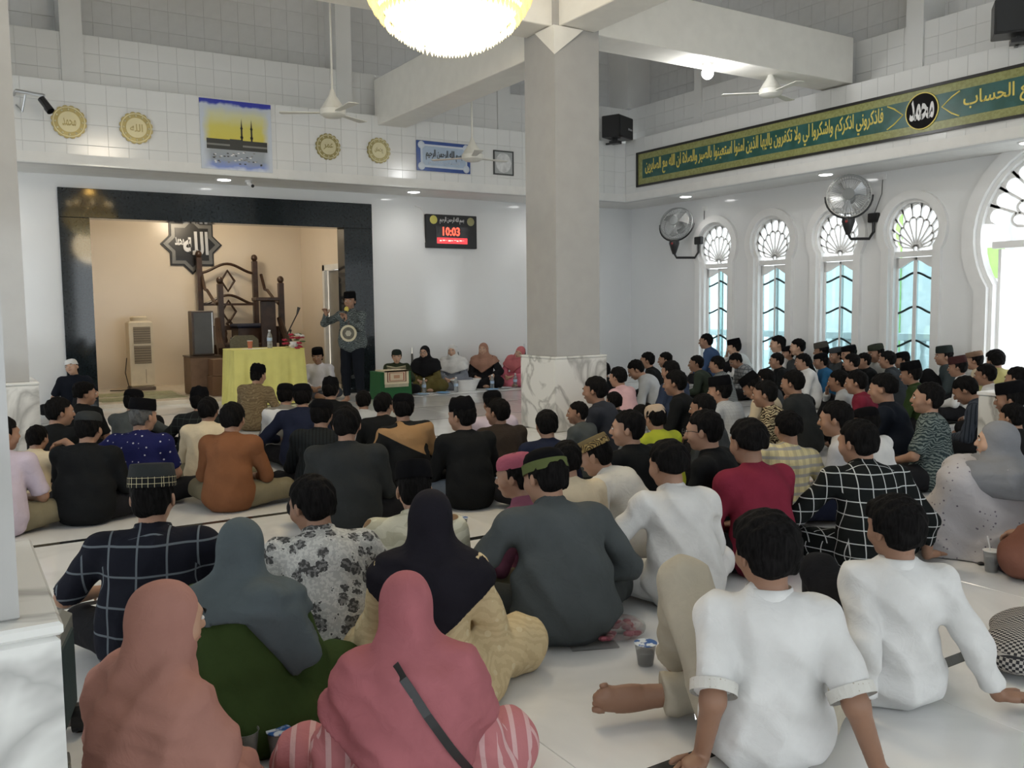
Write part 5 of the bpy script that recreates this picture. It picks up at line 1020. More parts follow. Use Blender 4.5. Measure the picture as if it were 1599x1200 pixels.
def hijab_arr(J, h, amp=.005, ph=0., z0=.36, slope=.5, x0=0., fz0=None, tails=(), dep=1.0):
    """headscarf: cowl round the face, wrap at the neck and a drape over the shoulders that ends in a V behind (z0) and in front (fz0)"""
    R, c, bw = J['RH'], J['hc'], J['broad']+.08; S = SDF(.03); W = lambda x, y, z: c+R @ np.array([x, y, z])
    S.ell(W(0, -.014, .026), (.084, .103, .097), R); S.ell(W(0, .006, -.055), (.068, .080, .08), R)
    S.cone(W(0, -.03, -.03), J['nk']+.015*J['R3'][:, 2], .072, .088, k=.05); S.ell(J['ch']-.055*J['R2'][:, 2], (.222*bw, .155*dep, .235), J['R2'], .06); S.ell(J['wa']-.02*J['R1'][:, 2], (.192*bw, .148*dep, .21), J['R1'], .06); S.cone(J['nk']+.01*J['R3'][:, 2], J['ch']+.04*J['R3'][:, 2], .085, .13, k=.07)
    for n in 'LR': S.cone(J['sh'+n]-.015*J['R3'][:, 2], J['sh'+n]*.4+J['el'+n]*.6, .098, .094, k=.07)
    for a, b, ra, rb in tails: S.cone(a, b, ra, rb, k=.05)
    S.cut(W(0, .115, -.012), (.050, .075, .072), R, .012); f0 = folds(amp, ph, 24, 31); nz = J['nk'][2]
    def fold(P):
        x, y, z = P.T; return f0(P)*np.clip((nz+.16-z)*8, .25, 1)+.005*np.sin(75*z+14*x+9*y+ph)*np.exp(-((z-nz-.0)/.05)**2)
    S.fold = fold; zf = z0 if fz0 is None else fz0; yc = J['ch'][1]
    S.clip = lambda P: (np.where(P[:, 1] < yc, z0, zf)+slope*np.abs(P[:, 0]-x0)-P[:, 2])*.85 if not tails else np.minimum((np.where(P[:, 1] < yc, z0, zf)+slope*np.abs(P[:, 0]-x0)-P[:, 2])*.85, np.min([np.sqrt(((P-np.array(a)-np.clip(((P-np.array(a))@(np.array(b)-np.array(a)))/((np.array(b)-np.array(a))@(np.array(b)-np.array(a))), 0, 1)[:, None]*(np.array(b)-np.array(a)))**2).sum(1))-max(ra, rb) for a, b, ra, rb in tails], 0))
    return S.mesh(h)
_cache = {}
def cached(key, fn):
    if key not in _cache: _cache[key] = fn()
    return _cache[key]
VIEW_TARGET = np.array([5.0, 12.3])
NP = 0; SC = .945; PEOPLE = []
def person(px, py, label, pz='cross', shirt=None, skin=1, head='short', sleeve=1.0, pants=None, s=1.0, face=None, near=False, J=None, hat=None, hair=None, hcol=None, faceparts=None, garment='shirt', hij=None, group='people seated on the mosque floor', at=None, name='person', extra=None, band=None, ztop=None, seed=None, hijkw=None, shirtkw=None, pantskw=None, glasses=False, dresskw=None):
    """px, py: crown of the head in the photograph, which with the seated height fixes the spot on the floor; face: heading seen from the camera (0 away, 90 left, 180 towards)"""
    global NP; NP += 1; s = s*SC; ph = NP*1.7 if seed is None else seed
    key = pz if J is None else ('J', NP)
    J = J or cached(('pose', pz), lambda: POSES[pz]())
    top = J['hc']+J['RH'] @ np.array([0, -.01, .118 if head != 'buzz' else .122]); zt = top[2]+{'peci': .028, 'peak': .035, 'soft': .018, 'knit': .012, 'low': .01, None: .008}.get(hat, .01)
    if ztop: zt = ztop
    P = onz(px, py, s*zt) if at is None else np.array([at[0], at[1], 0])
    phi = math.atan2(P[0], P[1])
    if face is None: th = math.atan2(VIEW_TARGET[0]-P[0], VIEW_TARGET[1]-P[1])+random.uniform(-.12, .12)
    else: th = phi-math.radians(face)
    rz = -th; c_, s_ = math.cos(rz), math.sin(rz); off = s*np.array([c_*top[0]-s_*top[1], s_*top[0]+c_*top[1]])
    org = P[:2]-off if at is None else P[:2]
    if at is None: PEOPLE.append([None, P[:2].copy(), off/s, s, zt])
    root = thing(name, label, 'person', (org[0], org[1], ABOVE.get(label, 0)), rz, group); root.scale = (s, s, s)
    if at is None: PEOPLE[-1][0] = root
    dist = math.hypot(org[0], org[1]); h = .0115 if near else (.016 if dist < 7 else .021)
    sk = SKIN[skin]; J['covered'] = hij is not None
    bme = cached(('body', key, h), lambda: to_me('body', body_arr(J, h, near or dist < 7), sk)) if True else None
    def put(nm, me, m, mtx=None, parent=root):
        o = link(nm, me, parent)
        if not me.materials: me.materials.append(m)
        o.material_slots[0].link = 'OBJECT'; o.material_slots[0].material = m
        if mtx is not None: o.matrix_local = mtx
        return o
    put('body', bme, sk)
    HM = Matrix.Translation(Vector(J['hc'])) @ Matrix(J['RH'].tolist()).to_4x4()
    if garment == 'shirt':
        kw = shirtkw or {}; put('shirt', cached(('shirt', key, sleeve, h, tuple(kw.items())), lambda: to_me('shirt', shirt_arr(J, h, sleeve, ph=ph, **kw))), shirt)
        if pants is not None: put('trousers', cached(('pants', key, h, str(pantskw)), lambda: to_me('trousers', pants_arr(J, h, **(pantskw or {})))), pants)
        if near:
            cb = MB(); cb.lathe([(.070, -.02), (.082, -.018), (.078, .016), (.071, .040), (.066, .040), (.068, .0)], 24); cb.F = cb.F[:-2]
            put('collar', new_mesh('collar', cb.V, cb.F, [], True), shirt, Matrix.Translation(Vector(J['nk']+.006*J['fw'])) @ Matrix(J['R3'].tolist()).to_4x4())
    else:
        kw = dresskw or {}; put('dress', cached(('dress', key, h, str(kw)), lambda: to_me('dress', dress_arr(J, h, ph=ph, **kw))), shirt)
    if head in HAIR: put('hair', cached(('hair', head), lambda: to_me('hair', HAIR[head])), hcol or hair_m, HM)
    if hij is not None: put('headscarf', cached(('hij', key, h, str(hijkw)), lambda: to_me('headscarf', hijab_arr(J, min(h, .014), ph=ph, **(hijkw or {})))), hij)
    if hat:
        b_, z = CAP_ME[hat]; me = cached(('cap', hat), lambda: new_mesh('cap', b_.V, b_.F, [], smooth=True)); tilt = Matrix.Rotation(-.12, 4, 'X')
        o = put('cap', me, hair or blackvelvet, HM @ Matrix.Translation((0, -.012, z)) @ tilt)
        if band: me2 = cached(('band',), lambda: new_mesh('band', BAND.V, [f for f in BAND.F if max(f) < 28*4], [], smooth=True)); put('cap_band', me2, band, Matrix.Translation((0, 0, -.004)), o)
    rel = (phi-th+math.pi) % (2*math.pi)-math.pi; hy = math.atan2(-J['RH'][0, 1], J['RH'][1, 1])
    if faceparts or (faceparts is None and abs(rel+hy) > math.radians(62)):
        for sx in (-1, 1):
            e = put('eye', cached('eye', lambda: new_mesh('eye', EYE.V, EYE.F, [], True)), eye_w, HM @ Matrix.Translation((sx*.032, .0895, .006))); put('iris', cached('iris', lambda: new_mesh('iris', IRIS.V, IRIS.F, [], True)), eye_d, None, e)
            put('eyebrow', cached('brow', lambda: new_mesh('eyebrow', BROW.V, BROW.F, [], True)), hair_m, HM @ Matrix.Translation((sx*.033, .093, .026)))
        put('lips', cached('lips', lambda: new_mesh('lips', LIPS.V, LIPS.F, [], True)), lip_m, HM @ Matrix.Translation((0, .0945, -.058)))
    if glasses:
        g_ = MB()
        for sx in (-1, 1): g_.tube([(sx*.033+.023*math.cos(a), .112, .004+.017*math.sin(a)) for a in np.linspace(0, 2*PI, 16, endpoint=False)], .0018, 5, closed=True); g_.tube([(sx*.056, .11, .008), (sx*.08, .05, .01), (sx*.082, 0, .0)], .0018, 5)
        g_.tube([(-.01, .114, .008), (.01, .114, .008)], .0018, 5); put('glasses', new_mesh('glasses', g_.V, g_.F, []), blackp, HM)
    return root, J
ABOVE = {}
blackvelvet = mat('black_velvet', (.005, .005, .006), .9, var=.2, vs=30, spec=.05)
POSES = {
 'cross': lambda: pose(), 'cross2': lambda: pose(armL='knee', armR='lap', lean=.2, curve=.35, head=(.25, .05, 0)), 'cross3': lambda: pose(armL='lap', armR='down', lean=.02, curve=.35, side=.06, head=(-.2, .05, .05)),
 'crossdown': lambda: pose(lean=.22, curve=.5, head=(.1, .55, 0)), 'crossR': lambda: pose(lean=.15, head=(-.7, .05, 0)), 'crossL': lambda: pose(lean=.15, head=(.6, .02, 0)),
 'hug': lambda: pose('hug', 'hug', 'hug', lean=.12, curve=.4), 'hug2': lambda: pose('hug', 'hug', 'hug', lean=.2, curve=.45, head=(.2, 0, 0)), 'kneeL': lambda: pose('onekneeL', 'knee', 'lap', lean=.1, curve=.35), 'kneeR': lambda: pose('onekneeR', 'lap', 'knee', lean=.12, curve=.35, head=(.15, 0, 0)),
 'lean': lambda: pose(armR='side', lean=-.05, side=.14, curve=.25, head=(.15, -.05, -.08)), 'leanL': lambda: pose(armL='side', lean=-.02, side=-.12, curve=.3, head=(0, .05, .05)), 'chin': lambda: pose('onekneeR', 'lap', 'chin', lean=.2, curve=.4), 'bent': lambda: pose(lean=.5, curve=.5, head=(0, .3, 0), armL='down', armR='down'),
 'broad': lambda: pose(broad=1.14, belly=1.12, lean=.1, curve=.25)}

def relax(it=60, dmin=.50):
    """people too close together shift along their own line of sight, sized so that the crown of the head stays put"""
    n = len(PEOPLE); T = np.ones(n); P0 = np.array([q[1] for q in PEOPLE]); U = np.array([q[2] for q in PEOPLE]); S0 = np.array([q[3] for q in PEOPLE]); Z = np.array([q[4] for q in PEOPLE])
    def state(T): s = (CAMH-(CAMH-S0*Z)*T)/Z; return s, P0*T[:, None]-U*s[:, None]
    fixed = [np.array(o.location[:2]) for o in bpy.data.objects if o.get('category') == 'person' and o not in [q[0] for q in PEOPLE]]
    for _ in range(it):
        s, O = state(T); d = O[:, None]-O[None]; D = np.sqrt((d**2).sum(-1))+np.eye(n)*9; R = P0/np.linalg.norm(P0, axis=1)[:, None]; g = np.zeros(n)
        for i, j in np.argwhere(D < dmin):
            sg = np.sign(d[i, j]@R[i]) or (1 if i < j else -1); g[i] += sg*(dmin-D[i, j])*.25/np.linalg.norm(P0[i])
        for f in fixed:
            e = O-f; De = np.sqrt((e**2).sum(-1)); m = De < dmin; g[m] += (np.sign((e*R).sum(1))*(dmin-De)*.3/np.linalg.norm(P0, axis=1))[m]
        over = O[:, 0]-(XW-.36); g -= np.where(over > 0, over*.5/np.linalg.norm(P0, axis=1), 0)
        cx = np.maximum(np.abs(O[:, 0]-6.04), np.abs(O[:, 1]-8.47)); g += np.where(cx < .8, np.sign((O-np.array([6.04, 8.47]))@np.array([.6, .8]))*.01, 0)
        T = np.clip(T+g, .86, 1.10); s, O = state(T); T = np.where(O[:, 0] > XW-.40, T*(1-(O[:, 0]-XW+.40)/np.maximum(O[:, 0], 1)), T)
    s, O = state(T)
    for q, sc_, o in zip(PEOPLE, s, O): q[0].location.x, q[0].location.y = o; q[0].scale = (sc_,)*3
    d = O[:, None]-O[None]; D = np.sqrt((d**2).sum(-1))+np.eye(n)*9; print('RELAX closest', np.sort(D.min(1))[:12], T.min(), T.max())
# ------------------------------------------------------------------ the people in the photograph
W_ = lambda *c: cloth('plain', tuple(c))
BLK, CHAR, NAVY, WHT, CRM, GRY = W_(.011, .012, .013), W_(.028, .031, .032), W_(.014, .018, .038), W_(.66, .66, .65), W_(.62, .53, .38), W_(.075, .086, .09)
ORG, MAR, OLVP, BEIP, LAV, BRN = W_(.205, .088, .042), W_(.19, .022, .042), W_(.20, .175, .115), W_(.43, .39, .31), W_(.52, .45, .53), W_(.034, .026, .022)
LIME, LGR, BLU, DEN, PNK, GRN = W_(.36, .40, .04), W_(.40, .42, .44), W_(.025, .11, .23), W_(.05, .085, .17), W_(.62, .40, .42), W_(.03, .052, .018)
SLATE, DKG, BLKT = W_(.10, .12, .15), W_(.05, .055, .06), W_(.014, .014, .016)
BTAN = cloth('batik', (.20, .15, .085), (.145, .105, .06), 1.6, (.26, .20, .12)); DOTS = cloth('dots', (.014, .016, .075), (.45, .45, .5)); FLOR = cloth('floral', (.52, .52, .49), (.07, .07, .07), 1.35, (.30, .30, .29))
NPLD = cloth('grid', (.012, .013, .02), (.13, .15, .17), .82); BWPL = cloth('grid', (.010, .012, .012), (.50, .52, .52), 1.35); YPLD = cloth('plaid', (.66, .58, .33), (.44, .38, .24), 1.0, (.30, .30, .33)); BATG = cloth('batik', (.03, .045, .048), (.16, .19, .18), 2.4, (.10, .12, .12))
BATB = cloth('batik', (.03, .02, .012), (.45, .38, .24), 2.4, (.02, .015, .01)); BATC = cloth('batik', (.62, .60, .48), (.50, .48, .36), .6, (.22, .14, .08)); DPLD = cloth('grid', (.012, .013, .014), (.035, .045, .04), 1.2); STRG = cloth('stripe', (.16, .17, .17), (.08, .09, .09), -1.5); STRB = cloth('stripe', (.05, .06, .08), (.02, .025, .035), 1.0); RIBB = cloth('stripe', (.016, .019, .021), (.010, .011, .012), 1.2)
TWO = cloth('twotone', (.013, .014, .015), (.33, .20, .10), .5); TWO2 = cloth('twotone', (.20, .19, .17), (.66, .67, .68), -.4); LCHK = cloth('grid', (.42, .44, .46), (.30, .32, .34), 3.2); GPLD = cloth('plaid', (.30, .31, .32), (.08, .09, .1), 1.0)
brncap, oliveband, goldband = W_(.09, .065, .05), W_(.10, .12, .045), cloth('batik', (.28, .20, .08), (.05, .035, .02), 3.0, (.4, .32, .16)); netband = cloth('grid', (.012, .013, .013), (.60, .54, .34), 4.0)
def row(px, py, label, pz='cross', sh=BLK, sk=1, hd='short', hat=None, sl=1.0, pa=BLKT, s=1.0, face=None, **kw): return person(px, py, label, pz, sh, sk, hd, sl, pa, s, face, hat=hat, **kw)
# --- left block, seen from behind
row(92, 620, 'man in black vest over beige sleeves seated by the far left column', 'crossR', BLK, 1, 'short', None, 1.0, BLKT, 1.0)
row(58, 664, 'person in beige shirt half hidden behind the man in black vest', 'cross', CRM, 1, 'short', None, 1.0, OLVP, .80, hij=None)
row(138, 641, 'man in black shirt and grey-topped black cap at the left', 'broad', BLK, 1, 'short', 'soft', 1.0, BLKT, .97, hair=W_(.03, .033, .034))
row(132, 597, 'boy in black with shaved sides looking right near the left column', 'crossR', BLK, 1, 'under', None, .5, BLKT, .98, face=-40)
row(222, 621, 'man in navy dotted shirt and black cap, arm over his neighbour', 'cross', DOTS, 1, 'buzz', 'peci', .45, BLKT, 1.0, J=pose(armL='shoulder', lean=.05, curve=.25, head=(-.35, .05, 0), broad=1.1, belly=1.08), hcol=grey_hair)
row(209, 607, 'person in grey shirt hidden behind the man in navy dots', 'hug', GRY, 1, 'short', 'soft', 1.0, BLKT, .94)
row(311, 603, 'man in dark checked shirt and tall black cap near the yellow table', 'cross2', DPLD, 1, 'short', 'peak', 1.0, BLKT, .96)
row(325, 620, 'boy in cream shirt left of the orange shirt', 'cross', CRM, 2, 'short', None, 1.0, OLVP, .94)
row(363, 628, 'boy in plain orange-brown shirt with olive trousers', 'cross', ORG, 1, 'short', None, .75, OLVP, 1.0)
row(403, 567, 'boy in tan batik shirt and tall black cap before the yellow table', 'cross3', BTAN, 1, 'buzz', 'peak', 1.0, BLKT, 1.0)
row(446, 598, 'boy in white and grey shirt with black cap behind the navy blazer', 'cross', TWO2, 1, 'short', 'soft', 1.0, BLKT, .96)
row(471, 598, 'youth in navy blazer and round black cap', 'cross2', NAVY, 1, 'short', 'soft', 1.0, BLKT, .98)
row(516, 588, 'person in black with tall pointed cap below the speaker', 'cross', BLK, 1, 'short', 'peak', 1.0, BLKT, .97)
row(503, 622, 'youth in black ribbed shirt and round cap left of the large black shirt', 'cross3', RIBB, 1, 'short', 'soft', 1.0, BLKT, .97)
row(541, 633, 'broad youth in black shirt leaning forward in the middle', 'broad', CHAR, 1, 'short', None, 1.0, BLKT, 1.05)
row(567, 610, 'small boy in pale grey shirt behind the broad black shirt', 'cross', LGR, 2, 'short', None, 1.0, BLKT, .84)
row(599, 613, 'youth in black with bare head looking right before the green stand', 'crossR', BLK, 1, 'short', None, 1.0, BLKT, .92)
row(630, 613, 'youth in tan and black two-tone shirt with black cap', 'leanL', TWO, 1, 'short', 'soft', 1.0, BLKT, .98)
row(721, 619, 'youth in black jacket and cap with slate trousers seated alone', 'crossL', BLK, 1, 'short', 'peak', 1.0, SLATE, 1.0)
row(768, 609, 'boy in lavender shirt half hidden behind the brown shirt', 'cross', LAV, 1, 'short', 'soft', 1.0, BLKT, .92)
row(777, 622, 'boy in dark brown shirt beside the middle column', 'crossL', BRN, 2, 'short', None, 1.0, BRN, .94)
row(30, 667, 'boy in lavender short-sleeved shirt and khaki trousers at the left edge', 'crossR', LAV, 1, 'short', None, .5, OLVP, 1.0, at=onz(-2, 838)[:2], face=-20)
# --- nearer rows, seen from behind
row(236, 722, 'man in navy windowpane checked shirt and netted cap', 'cross', NPLD, 1, 'buzz', 'peci', .52, BLKT, 1.03, near=True, J=pose(broad=1.12, belly=1.1, lean=.05, curve=.3, head=(-.1, .02, 0), armL='knee'), band=netband, hair=CHAR)
row(480, 742, 'youth in grey and white floral shirt looking left', 'x', FLOR, 2, 'short', None, .8, NAVY, 1.0, near=True, J=pose(lean=.18, curve=.4, head=(.45, .25, 0), armR='knee'), face=10)
row(645, 719, 'man in cream batik shirt and black cap beyond the black hijab', 'x', BATC, 1, 'buzz', 'peci', 1.0, OLVP, 1.0, near=True, J=pose(broad=1.08, lean=.15, curve=.35, head=(.1, .2, 0)), face=0)
row(848, 700, 'man in long grey shirt and black cap with olive band', 'x', GRY, 1, 'short', 'knit', 1.0, W_(.045, .05, .05), 1.05, near=True, J=pose(lean=.26, curve=.42, head=(.45, .25, .1), armL='knee', armR='down', broad=1.1, belly=1.08), face=18, band=oliveband, shirtkw=dict(loose=.025, amp=.009))
row(922, 682, 'man in white shirt and brown patterned cap bending to the left', 'x', W_(.62, .60, .55), 1, 'buzz', 'low', .78, BEIP, 1.04, near=True, J=pose(lean=.42, curve=.5, head=(.15, .35, 0), armL='down', armR='down'), face=62, band=goldband, hair=W_(.16, .12, .06))
row(1042, 688, 'boy in white long-sleeved shirt seated behind the grey shirt', 'x', WHT, 1, 'under', None, 1.0, WHT, 1.02, near=True, J=pose(lean=.16, curve=.4, head=(.25, .1, 0), armL='knee'), face=25, shirtkw=dict(loose=.02, amp=.010))
row(803, 706, 'child in pink cap facing left beside the grey-shirted man', 'cross', W_(.25, .09, .14), 1, 'short', 'soft', 1.0, OLVP, .88, face=70, hair=W_(.33, .09, .13))
row(884, 688, 'boy in cream shirt behind the brown patterned cap', 'cross', CRM, 1, 'short', None, 1.0, BLKT, .92, face=20)
legs34 = {'L': ((-.24, .34, .46), (-.26, .56, .08), (-.26, .70, .04)), 'R': ((.26, .32, .12), (-.36, .24, .085), (-.54, .17, .095)), 'wR': (0, 0, 1)}
J34_ = None
r34, J34 = row(1196, 801, 'reclining boy in white shirt with beige trousers and bare sole', 'x', WHT, 2, 'fringe', None, .50, BEIP, 1.02, near=True, J=pose(legs34, ((-.21, -.13, .055), (-.5, -.9, 0), (0, -1, 0)), ((.31, -.16, .055), (.6, -.8, 0), (0, -1, 0)), lean=-.20, curve=.28, head=(.45, .05, 0), broad=.93, belly=.96), face=8, shirtkw=dict(loose=.03, amp=.010, g=.018), pantskw=dict(g=.034, amp=.008, end=.93))
cuffm = cloth('dots', (.60, .59, .55), (.40, .37, .30), 3.0)
for n_ in 'LR':
    a_, b_ = J34['sh'+n_], J34['el'+n_]; e_ = a_+(b_-a_)*.44/.55; dq = unit(b_-a_); u1 = unit(np.cross(dq, (0, 1, 0))); u2 = np.cross(dq, u1); cb = MB()
    for k in range(24):
        q0, q1 = 2*PI*k/24, 2*PI*(k+1)/24; rr = lambda q, r_, w_: e_+dq*w_+r_*(u1*math.cos(q)+u2*math.sin(q)); cb.add([rr(q0, .0725, 0), rr(q1, .0725, 0), rr(q1, .0715, .035), rr(q0, .0715, .035)], [(0, 1, 2, 3)])
    cu_ = cb.build('cuff_trim', cuffm, r34, smooth=True); cu_['label'] = 'embroidered cuff band'
legs35 = {'L': ((-.22, .34, .40), (-.20, .56, .08), (-.20, .70, .04)), 'R': ((.12, .42, .14), (.05, .74, .08), (.05, .86, .06))}
row(1398, 776, 'boy in white collarless shirt leaning back on his hands', 'x', WHT, 2, 'fringe', None, .92, BLKT, near=True, J=pose(legs35, ((-.15, -.20, .055), (-.9, -.2, 0), (0, -1, 0)), ((.37, -.04, .055), (.95, -.1, 0), (.1, -1, 0)), lean=-.18, curve=.24, head=(.55, .05, 0), broad=.88, belly=.9), face=14, s=.96, shirtkw=dict(loose=.02, amp=.010, g=.018))
row(1338, 655, 'youth in black shirt with white windowpane checks', 'x', BWPL, 1, 'short', None, .8, BWPL, 1.06, near=True, J=pose(lean=.20, curve=.35, head=(.55, .12, 0), armR='side', armL='knee'), face=22)
row(1167, 655, 'boy in plain maroon shirt with shaved sides', 'cross', MAR, 2, 'under', None, 1.0, BLKT, 1.06, face=38)
row(1230, 643, 'boy in yellow and grey plaid shirt leaning on his arms', 'lean', YPLD, 1, 'under', None, 1.0, OLVP, .90, face=25)
row(1098, 640, 'heavy youth in black with glasses right of the white collar', 'broad', BLK, 1, 'short', None, 1.0, BLKT, 1.04, face=75, glasses=True)
row(981, 640, 'youth in black looking left behind the bending man', 'crossL', BLK, 1, 'short', None, 1.0, BLKT, 1.02, face=50)
row(853, 640, 'spiky-haired boy in blue before the middle column', 'cross', NAVY, 1, 'short', None, 1.0, BLKT, .92, face=15)
row(902, 627, 'small child in grey looking up left', 'crossL', GRY, 2, 'short', None, 1.0, BLKT, .80, face=60)
row(928, 588, 'youth in dark slate shirt in profile right of the marble base', 'cross', W_(.03, .034, .045), 2, 'short', None, 1.0, BLKT, 1.06, face=70)
# --- right block, in profile
row(940, 565, 'person with dark hair just right of the middle column', 'cross', BLK, 1, 'short', None, 1.0, BLKT, .98)
row(964, 573, 'youth in pink shirt with red lanyard', 'cross', PNK, 1, 'short', None, 1.0, BLKT, .98)
row(986, 564, 'boy in light grey shirt with bowed head', 'crossdown', LGR, 1, 'short', None, 1.0, BLKT, 1.04, face=85)
row(958, 612, 'child with dark hair between the slate and pink shirts', 'cross', BLK, 1, 'short', None, 1.0, BLKT, .82)
row(1010, 550, 'youth in black in profile nearest the pale corner', 'cross', BLK, 1, 'short', None, 1.0, BLKT, 1.0, face=85)
row(1038, 550, 'youth with dark hair behind the navy jacket', 'cross', BLK, 1, 'short', None, 1.0, BLKT, .98)
row(1046, 563, 'broad man in faded navy jacket', 'broad', W_(.035, .048, .085), 1, 'short', None, 1.0, BLKT, 1.04, face=60)
row(1053, 578, 'tall boy in black in profile before the navy jacket', 'cross', BLK, 2, 'short', None, 1.0, BLKT, 1.06, face=78)
row(1022, 631, 'child in beige knitted cap and lime green shirt', 'cross', LIME, 1, 'short', 'knit', 1.0, BLKT, .85, face=40, hair=W_(.42, .33, .25))
row(1000, 632, 'child in grey plaid left of the lime green shirt', 'cross', GPLD, 1, 'short', None, 1.0, BLKT, .84, face=30)
row(1102, 520, 'close-cropped man in blue jacket by the far window', 'cross', DEN, 1, 'buzz', None, 1.0, BLKT, 1.06, face=80)
row(1146, 529, 'man in white shirt and black cap with hand to mouth by the far window', 'chin', WHT, 3, 'short', 'peci', 1.0, BLKT, 1.0, face=85)
row(1087, 555, 'youth in dark green leaning forward in profile', 'cross2', W_(.03, .04, .03), 2, 'short', None, 1.0, BLKT, .98, face=80)
row(1119, 556, 'youth in grey striped shirt behind the tilted cap', 'cross', STRG, 1, 'short', None, 1.0, BLKT, .98, face=75)
row(1144, 553, 'youth in grey print looking down under the far window', 'crossdown', GPLD, 2, 'short', None, 1.0, BLKT, .98, face=110)
row(1124, 587, 'man in grey checked shirt and tilted black cap', 'cross2', LCHK, 1, 'short', 'peci', 1.0, BLKT, 1.02, face=60)
row(1096, 615, 'youth with brown face in profile above the heavy youth', 'cross', DKG, 2, 'short', None, 1.0, BLKT, .96, face=75)
row(1167, 585, 'man in black cap looking down with a cream bundle', 'crossdown', CRM, 2, 'short', 'peci', 1.0, BLKT, 1.0, face=70)
row(1193, 594, 'youth in brown batik shirt in profile', 'cross', BATB, 2, 'short', None, 1.0, BLKT, 1.0, face=85)
row(1237, 578, 'tall man in charcoal shirt in the middle of the right block', 'broad', CHAR, 1, 'short', None, 1.0, BLKT, 1.04, face=70)
row(1214, 524, 'youth in white shirt under the second window', 'cross', WHT, 3, 'short', None, 1.0, BLKT, .98, face=100)
row(1245, 529, 'youth beside the pier between second and third windows', 'cross', BLK, 3, 'short', None, 1.0, BLKT, .98, face=95)
row(1230, 541, 'person in dark felt cap under the second window', 'cross', DKG, 1, 'short', 'low', 1.0, BLKT, .96)
row(1212, 551, 'person with round black hair below the second window', 'cross', BLK, 1, 'short', None, 1.0, BLKT, .98)
row(1253, 552, 'boy in bright white shirt in the right block', 'cross', WHT, 1, 'short', None, 1.0, BLKT, .97)
row(1282, 534, 'man in brown felt cap under the third window', 'cross', W_(.06, .05, .05), 2, 'short', 'peci', 1.0, BLKT, .98, face=85, hair=W_(.07, .065, .055))
row(1281, 551, 'boy in blue shirt with black cap in the right block', 'cross', BLU, 1, 'short', 'soft', 1.0, BLKT, .97)
row(1194, 576, 'youth with black hair behind the batik shirt', 'cross', DKG, 1, 'short', None, 1.0, BLKT, .96)
row(1305, 543, 'man in grey felt cap under the third window', 'cross', DKG, 1, 'short', 'low', 1.0, BLKT, .97, hair=W_(.05, .055, .06))
row(1325, 540, 'person in flat black cap beside the fourth window', 'cross', BLK, 1, 'short', 'low', 1.0, BLKT, .97)
row(1329, 552, 'man in profile with short hair below the pier of the fourth window', 'cross', BLK, 1, 'short', None, 1.0, BLKT, 1.0, face=85)
row(1308, 578, 'youth in grey sleeves holding his hands before his face', 'chin', LGR, 2, 'short', None, 1.0, BLKT, .98, face=80)
row(1336, 579, 'boy in maroon shirt in profile in the right block', 'cross', MAR, 1, 'short', None, 1.0, BLKT, 1.0, face=85)
row(1304, 626, 'boy in grey and white shirt in profile right of the yellow plaid', 'cross', W_(.50, .50, .52), 1, 'short', None, 1.0, NAVY, .98, face=80)
row(1367, 538, 'person in olive cap under the fourth window', 'cross', W_(.4, .4, .38), 2, 'short', 'low', 1.0, BLKT, .97, hair=W_(.03, .035, .025))
row(1348, 551, 'person with black hair left of the fourth window', 'cross', BLK, 1, 'short', None, 1.0, BLKT, .94)
row(1385, 548, 'man in profile under the fourth window', 'cross', W_(.03, .035, .04), 1, 'short', None, 1.0, BLKT, 1.0, face=80)
row(1408, 549, 'person in black rounded cap under the fourth window', 'cross', BLK, 1, 'short', 'soft', 1.0, BLKT, .97)
row(1422, 564, 'man in green shirt and tall black cap', 'cross', GRN, 2, 'short', 'peci', 1.0, BLKT, 1.02, face=80)
row(1378, 584, 'large man in dark navy shirt in profile', 'broad', W_(.010, .013, .02), 1, 'under', None, 1.0, BLKT, 1.08, face=78)
row(1452, 597, 'youth in grey scroll batik shirt leaning on his arm', 'lean', BATG, 1, 'short', None, .5, BLKT, 1.06, face=85)
row(1475, 540, 'man in dark green cap and grey shirt between window and door', 'kneeR', W_(.05, .065, .07), 1, 'short', 'peci', 1.0, BLKT, 1.0, face=100, hair=W_(.02, .026, .024))
row(1495, 556, 'man in maroon cap near the doorway', 'cross', WHT, 2, 'short', 'peci', 1.0, BLKT, 1.0, face=85, hair=W_(.05, .02, .02))
row(1521, 549, 'man in tan cap before the doorway', 'cross', CRM, 1, 'short', 'low', 1.0, BLKT, 1.0, face=85, hair=W_(.20, .13, .09))
row(1554, 547, 'person with thick wavy hair before the bright doorway', 'cross', W_(.4, .36, .15), 1, 'fringe', None, 1.0, BLKT, 1.02, face=40)
row(1538, 568, 'youth in white shirt in profile before the doorway', 'cross', WHT, 2, 'short', None, 1.0, BLKT, 1.02, face=80)
row(1497, 590, 'youth in navy striped shirt with bowed head', 'crossdown', STRB, 2, 'short', None, 1.0, BLKT, 1.06, face=75)
row(1587, 573, 'person with dark hair at the right edge near the doorway', 'cross', BLK, 1, 'short', None, 1.0, BLKT, 1.0, face=70)
row(1577, 596, 'man in tall black cap in profile at the right edge', 'cross', BLK, 2, 'short', 'peci', 1.0, BLKT, 1.04, face=85)
row(1580, 630, 'child with dark hair above the grey hijab', 'cross', BLK, 1, 'short', None, 1.0, BLKT, .86, face=60)
row(1362, 676, 'boy in white behind the checked shirt', 'cross', WHT, 1, 'short', 'soft', 1.0, BLKT, .90, face=60, at=onz(1372, 790)[:2])
